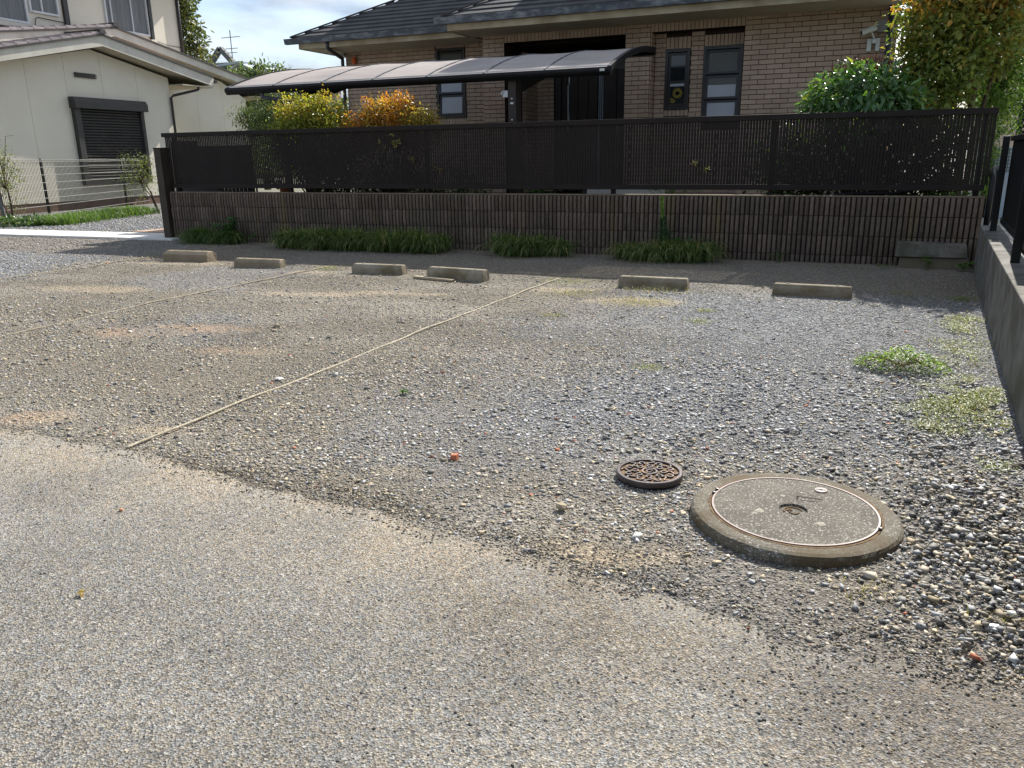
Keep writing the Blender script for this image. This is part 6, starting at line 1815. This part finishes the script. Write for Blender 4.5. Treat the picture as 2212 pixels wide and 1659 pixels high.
mb = MB(); mb.lathe([(0.06, 0.55), (0.085, 0.70), (0.10, 0.74), (0.10, 0.77), (0.088, 0.77), (0.08, 0.72), (0.001, 0.71)], -7.80, 9.85, 24); mb.build('pot_body', MAT['terracotta'], pt, smooth=False)
mb = MB(); mb.box(-7.95, -7.65, 9.7, 10.0, 0.42, 0.548); mb.build('pot_stand', MAT['door'], pt)
hose = thing('garden_hose', 'dark garden hose loop behind the wall under the big leaf bush', 'hose', (0.2, 9.45, 0.42))
mb = MB(); mb.tube([(-0.35, 9.4, 0.66), (0.0, 9.5, 0.68), (0.35, 9.42, 0.69), (0.5, 9.35, 0.72), (0.6, 9.3, 0.78)], 0.018, 8); mb.build('hose_pipe', MAT['black_hose'], hose, smooth=True)
fe = thing('edging_board', 'pale horizontal board behind the wall under the middle of the slat fence', 'board', (-2.6, 10.0, 0.4))
mb = MB(); mb.box(-3.2, -2.2, 10.0, 10.06, 0.60, 0.72); mb.build('board_face', MAT['concrete_lt'], fe)

for (x, lab, pal) in ((-6.9, 'low green garden plant behind the wall below the yellow bush', BG), (-4.6, 'low dark garden plant behind the wall left of the carport post', DG), (-3.7, 'low mixed garden plant behind the wall under the porch', DG), (-2.0, 'low bright garden plant behind the wall right of the pale board', BG), (-0.9, 'low dark garden plant behind the wall left of the big leaf bush', DG), (0.75, 'low bright garden plant behind the wall under the right end of the fence', BG)):
    leafy_weed('garden_plant', lab, x, 9.6, 0.62, 0.30, 150, 0.06, pal, 'garden plant', None, 0.42)



lh = thing('low_hedge', 'low dark green hedge behind the left half of the slat fence', 'hedge', (-7.6, 10.75, 0.4))
d1, ca = crown((-7.35, 10.75, 0.74), (0.85, 0.32, 0.36), 150, 20, 0.09, 0.06, 0.45, [(0.05, 0.09, 0.03), (0.08, 0.13, 0.04), (0.035, 0.065, 0.025)], None, (0.1, 1.0), 0.3)
d2, cb = crown((-5.9, 10.7, 0.72), (0.9, 0.3, 0.32), 110, 20, 0.09, 0.06, 0.45, [(0.05, 0.09, 0.03), (0.08, 0.13, 0.04), (0.12, 0.16, 0.05)], None, (0.1, 1.0), 0.3)
foliage(lh, merge(d1, d2), kind='stuff'); branches((-7.6, 10.75, 0.4), ca, 0.01, lh, k=12)
bt = thing('garden_tree', 'mid green tree standing left of the brick house corner behind the yellow bush', 'tree', (-11.6, 17.2, 0.4))
d, cc = crown((-11.5, 17.0, 1.75), (1.35, 0.9, 0.85), 170, 22, 0.13, 0.10, 0.45, [(0.08, 0.12, 0.045), (0.11, 0.15, 0.05), (0.06, 0.09, 0.035)], None, (0.3, 1.0), 0.3)
foliage(bt, d, kind='stuff'); branches((-11.6, 17.2, 0.4), cc, 0.025, bt, k=14)
# lawn strip and shrubs by the drive, left ------------------------------------------
lily_clump_y = WY; WY = 30.0
t = thing('grass_border', 'bright green grass border along the mesh fence of the cream house', 'grass border', (-13.9, 11.8, 0))
n = 5200; u = rng.random(n); v = rng.normal(0, 0.24, n)
px = -13.75 - 1.1 * u + v * 0.9; py = 10.35 + 3.3 * u + v * 0.42
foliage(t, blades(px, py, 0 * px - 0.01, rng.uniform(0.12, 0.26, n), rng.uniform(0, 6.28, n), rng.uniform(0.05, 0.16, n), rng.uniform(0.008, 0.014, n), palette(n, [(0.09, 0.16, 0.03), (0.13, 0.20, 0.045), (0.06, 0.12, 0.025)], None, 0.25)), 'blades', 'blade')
t = thing('ivy_patch', 'low dark ivy patch left of the bright grass border', 'ivy', (-14.3, 9.7, 0))
n = 1500; u = rng.random(n)
px = -14.0 - 1.9 * (1 - u) + rng.normal(0, 0.22, n); py = 10.35 - 1.1 * (1 - u) + rng.normal(0, 0.22, n)
foliage(t, leaves(np.stack([px, py, rng.uniform(0.01, 0.15, n)], 1), unit(n) + np.array([0, 0, 0.2]), np.tile([0, 0, 1.0], (n, 1)) + unit(n) * 0.5, rng.uniform(0.05, 0.09, n), rng.uniform(0.04, 0.06, n), palette(n, [(0.05, 0.10, 0.035), (0.08, 0.13, 0.05), (0.16, 0.20, 0.10)], [0.5, 0.35, 0.15], 0.2)), 'leaves', 'leaf_glossy')
def thin_shrub(label, x, y, cx, cy, cz, R, ncl, per, pal, k, top=None):
    t = thing('shrub', label, 'shrub', (x, y, 0))
    d, cc = crown((cx, cy, cz), R, ncl, per, 0.10, 0.045, 0.38, pal, None, (0.15, 1.0), 0.3)
    foliage(t, d, kind='stuff')
    mb = MB(); mb.tube([(x, y, -0.05), (x * 0.5 + cx * 0.5 + 0.04, y * 0.5 + cy * 0.5, cz * 0.5), (cx, cy, cz)], 0.022, 6, 0.012)
    mb.tube([(x - 0.06, y + 0.05, -0.05), (x - 0.2, y, cz * 0.45), (cx - 0.2, cy, cz * 0.95)], 0.016, 6, 0.008)
    mb.build('trunk', MAT['bark'], t, smooth=True)
    branches((cx, cy, cz - 0.2), cc, 0.008, t, k=k)
    if top is not None:
        mb = MB(); mb.tube([(cx, cy, cz), ((cx + top[0]) / 2, (cy + top[1]) / 2, top[2] - 0.02), top], 0.007, 5, 0.003); mb.build('long_shoot', MAT['bark'], t)
OL = [(0.11, 0.14, 0.045), (0.16, 0.17, 0.06), (0.08, 0.10, 0.035)]
thin_shrub('sparse twiggy shrub right beside the brown post', -14.15, 13.5, -14.25, 13.2, 0.85, (0.42, 0.4, 0.50), 70, 16, OL, 18, (-15.1, 12.9, 1.38))
thin_shrub('sparse twiggy shrub at the left edge of the picture', -14.45, 10.3, -14.62, 10.4, 0.85, (0.36, 0.4, 0.62), 80, 16, OL, 18, (-14.3, 10.5, 1.60))
WY = lily_clump_y

# trees and houses beyond ------------------------------------------------------------
cn = thing('conifer_tree', 'tall conifer behind the right edge of the cream house', 'tree', (-31.2, 32, 0))
dsC = []
for k in range(16):
    zc = 3.2 + k * 0.55; rad = 2.1 * (1 - (zc - 3) / 9.8) + 0.25
    d, cc = crown((-31.2, 32, zc), (rad, rad, 0.5), 48, 22, 0.28, 0.26, 0.36, [(0.085, 0.10, 0.04), (0.12, 0.125, 0.045), (0.055, 0.07, 0.03), (0.16, 0.13, 0.05)], [0.35, 0.25, 0.3, 0.1], (0.45, 1.0), 0.2)
    dsC.append(d)
foliage(cn, merge(*dsC), kind='stuff')
mb = MB(); mb.tube([(-31.2, 32, 0), (-31.2, 32, 11.5)], 0.22, 7, 0.03); mb.build('trunk', MAT['bark'], cn)
gt = thing('evergreen_tree', 'rounded evergreen treetop between the cream house and the carport roof', 'tree', (-20.6, 25, 0))
d, cc = crown((-20.7, 25, 3.15), (1.7, 1.3, 1.25), 260, 28, 0.18, 0.17, 0.4, [(0.06, 0.095, 0.04), (0.09, 0.125, 0.05), (0.045, 0.07, 0.032), (0.13, 0.16, 0.07)], None, (0.5, 1.0), 0.2)
d_, cc_ = crown((-19.8, 25, 3.75), (0.9, 0.7, 0.6), 110, 26, 0.14, 0.14, 0.4, [(0.06, 0.095, 0.04), (0.09, 0.125, 0.05), (0.13, 0.16, 0.07)], None, (0.4, 1.0), 0.2)
foliage(gt, merge(d, d_), kind='stuff'); mb = MB(); mb.tube([(-20.6, 25, 0), (-20.6, 25, 3)], 0.14, 7, 0.06); mb.build('trunk', MAT['bark'], gt)
pn = thing('pine_tree', 'dark layered pine seen under the left end of the carport roof', 'tree', (-16.6, 21, 0))
dsP = []
for (cx, cz, rx) in ((-17.2, 1.2, 1.1), (-16.6, 1.9, 1.3), (-16.3, 2.5, 1.2), (-15.9, 3.0, 0.9), (-17.3, 2.4, 0.7), (-15.2, 2.0, 0.8), (-15.6, 1.2, 0.9)):
    d, cc = crown((cx, 21 + random.uniform(-0.5, 0.5), cz), (rx, 0.9, 0.22), 70, 24, 0.16, 0.12, 0.24, [(0.045, 0.075, 0.035), (0.065, 0.095, 0.04), (0.10, 0.12, 0.06)], None, (0.3, 1.0), 0.6)
    dsP.append(d); branches((-16.5, 21, cz - 0.4), cc, 0.035, pn, k=5)
foliage(pn, merge(*dsP), kind='stuff'); mb = MB(); mb.tube([(-16.4, 21, 0), (-16.6, 21, 1.2), (-16.2, 21, 2.2), (-16.3, 21, 3.0)], 0.12, 7, 0.05); mb.build('trunk', MAT['bark'], pn)
lb = thing('round_shrub', 'light green garden shrub under the pine behind the slat fence', 'shrub', (-13.3, 16.5, 0.4))
d, cc = crown((-13.2, 16.4, 1.2), (1.0, 0.6, 0.55), 90, 18, 0.10, 0.08, 0.45, [(0.10, 0.17, 0.04), (0.14, 0.21, 0.05), (0.07, 0.12, 0.03)], None, (0.5, 1.0), 0.2)
foliage(lb, d, kind='stuff'); branches((-13.2, 16.4, 0.4), cc, 0.02, lb, k=8)
pl = thing('young_tree', 'thin pale green tree beside the left corner of the brick house', 'tree', (-12.6, 20.0, 0.4))
d, cc = crown((-12.75, 20.0, 3.35), (0.35, 0.35, 0.75), 60, 14, 0.09, 0.08, 0.4, [(0.15, 0.22, 0.11), (0.10, 0.16, 0.07)], None, (0.1, 1.0), 0.2)
foliage(pl, d, kind='stuff'); mb = MB(); mb.tube([(-12.7, 20, 0.3), (-12.75, 20, 3.6)], 0.04, 6, 0.015); mb.build('trunk', MAT['bark'], pl)
fh = thing('far_house', 'distant tan house with a pale blue roof between the conifer and the evergreen', 'house', (-39.0, 45, 0))
mb = MB(); mb.prism([(-41.5, 44, 0), (-35.4, 44, 0), (-35.4, 44, 6.05), (-37.3, 44, 6.85), (-41.5, 44, 4.8)], [(-41.5, 52, 0), (-35.4, 52, 0), (-35.4, 52, 6.05), (-37.3, 52, 6.85), (-41.5, 52, 4.8)]); mb.build('wall', MAT['far_wall'], fh)
mb = MB(); mb.prism([(-43.5, 43.4, 6.55), (-37.1, 43.4, 7.02), (-37.1, 43.4, 7.15), (-43.5, 43.4, 6.70)], [(-43.5, 52.4, 6.55), (-37.1, 52.4, 7.02), (-37.1, 52.4, 7.15), (-43.5, 52.4, 6.70)])
mb.prism([(-43.0, 43.5, 4.55), (-37.3, 43.5, 6.95), (-37.3, 43.5, 7.10), (-43.0, 43.5, 4.72)], [(-43.0, 52.3, 4.55), (-37.3, 52.3, 6.95), (-37.3, 52.3, 7.10), (-43.0, 52.3, 4.72)])
mb.prism([(-37.28, 43.5, 6.95), (-34.8, 43.5, 5.95), (-34.8, 43.5, 6.10), (-37.28, 43.5, 7.10)], [(-37.28, 52.3, 6.95), (-34.8, 52.3, 5.95), (-34.8, 52.3, 6.10), (-37.28, 52.3, 7.10)]); mb.build('roof', MAT['far_roof'], fh)
rt = thing('rooftop_tower', 'dark grey rooftop structure with a pointed frame in the far distance', 'roof structure', (-45.8, 52, 0))
mb = MB(); mb.box(-47.3, -45.6, 52, 53.5, 0, 8.3); mb.build('block', MAT['far_grey'], rt)
mb = MB(); mb.box(-45.59, -44.2, 52.2, 53.5, 0, 7.9); mb.build('louvred_block', MAT['gutter'], rt)
mb = MB(); mb.bar((-47.4, 52.2, 8.3), (-46.3, 52.2, 9.35), 0.35, 0.35); mb.bar((-46.3, 52.2, 9.35), (-44.9, 52.2, 8.0), 0.35, 0.35); mb.build('pointed_frame', MAT['far_grey'], rt)
an = thing('antenna', 'thin television aerial on the far rooftop', 'antenna', (-45.3, 52, 8))
mb = MB(); mb.tube([(-45.3, 52.3, 7.8), (-45.3, 52.3, 10.6)], 0.035, 6); mb.build('mast', MAT['far_grey'], an)
for (zz, w) in ((10.1, 0.9), (9.3, 0.6), (9.0, 0.5)):
    mb = MB(); mb.tube([(-45.3 - w, 52.3, zz), (-45.3 + w, 52.3, zz)], 0.025, 5); mb.build('aerial_arm', MAT['far_grey'], an)

# single loose things on the ground -------------------------------------------------
def lump(name, label, cat, x, y, size, mat, z=0.0, sub=0.0, aspect=(1, 0.8, 0.7), box=False):
    t = thing(name, label, cat, (x, y, z))
    if box:
        mb = MB(); a, b, c = size * aspect[0], size * aspect[1], size * aspect[2]; w = random.uniform(-0.15, 0.15) * a
        mb.hexa([(x - a, y - b, z - 0.01), (x + a, y - b + w, z - 0.01), (x + a * 0.9, y + b, z - 0.01), (x - a, y + b - w, z - 0.01)], [(x - a * 0.8, y - b * 0.9, z + c), (x + a * 0.9, y - b * 0.8 + w, z + c * 1.1), (x + a * 0.8, y + b, z + c * 1.2), (x - a * 0.9, y + b * 0.9, z + c * 0.9)])
        mb.build('chunk', mat, t, bevel=size * 0.12)
    else:
        v, f = ICO
        mb = MB(); mb.add([(x + p[0] * size * aspect[0] * random.uniform(0.8, 1.2), y + p[1] * size * aspect[1] * random.uniform(0.8, 1.2), z + size * aspect[2] * 0.6 + p[2] * size * aspect[2] * random.uniform(0.8, 1.15)) for p in v], [tuple(q) for q in f])
        mb.build('chunk', mat, t)
lump('brick_fragment', 'orange red brick fragment lying on the gravel in the middle', 'brick fragment', -1.335, 2.555, 0.0145, MAT['brick_chip'], 0.0, 0, (1, 0.9, 1.2), True)
lump('pebble', 'single peach coloured pebble on the asphalt, left', 'pebble', -2.148, 1.721, 0.0085, MAT['peach'], 0.006)
lump('rock', 'tan rock on the gravel left of the manhole', 'rock', -0.80, 2.275, 0.024, MAT['tan_rock'], 0.0, 0, (1.15, 0.8, 0.6))
lump('rock', 'pale flat stone on the bare patch left of the near rope', 'rock', -2.72, 3.25, 0.026, MAT['concrete_lt'], 0.0, 0, (1.2, 0.8, 0.3))
lump('rock', 'tan stone on the orange soil patch', 'rock', -3.62, 4.35, 0.024, MAT['tan_rock'], 0.0, 0, (1.2, 0.8, 0.6))
lump('white_shard', 'bright white broken shard at the right edge where gravel meets asphalt', 'shard', 0.402, 2.01, 0.015, MAT['white_plastic'], 0.004, 0, (1.1, 0.5, 0.45), True)
dl = thing('dry_leaf', 'small curled dry leaf on the asphalt in the lower left', 'leaf', (-1.81, 1.288, 0.006))
d = leaves(np.array([[-1.822, 1.285, 0.009], [-1.812, 1.290, 0.010]]), np.array([[1, 0.25, 0.35], [0.8, -0.5, 0.1]]), np.array([[0, -0.3, 1.0], [0.2, 0.2, 1.0]]), np.array([0.032, 0.026]), np.array([0.015, 0.012]), np.array([[0.5, 0.36, 0.16], [0.44, 0.31, 0.13]]), 0.5)
foliage(dl, d, 'leaf_blade')
pk = thing('wood_plank', 'thin weathered plank lying in front of the tall grey wheel stop', 'plank', (-3.7, 6.62, 0))
mb = MB(); mb.hexa([(-3.86, 6.66, 0.0), (-3.40, 6.585, 0.0), (-3.39, 6.63, 0.0), (-3.85, 6.71, 0.0)], [(-3.86, 6.66, 0.022), (-3.40, 6.585, 0.018), (-3.39, 6.63, 0.018), (-3.85, 6.71, 0.022)]); mb.build('plank_body', MAT['tan_rock'], pk, bevel=0.003)
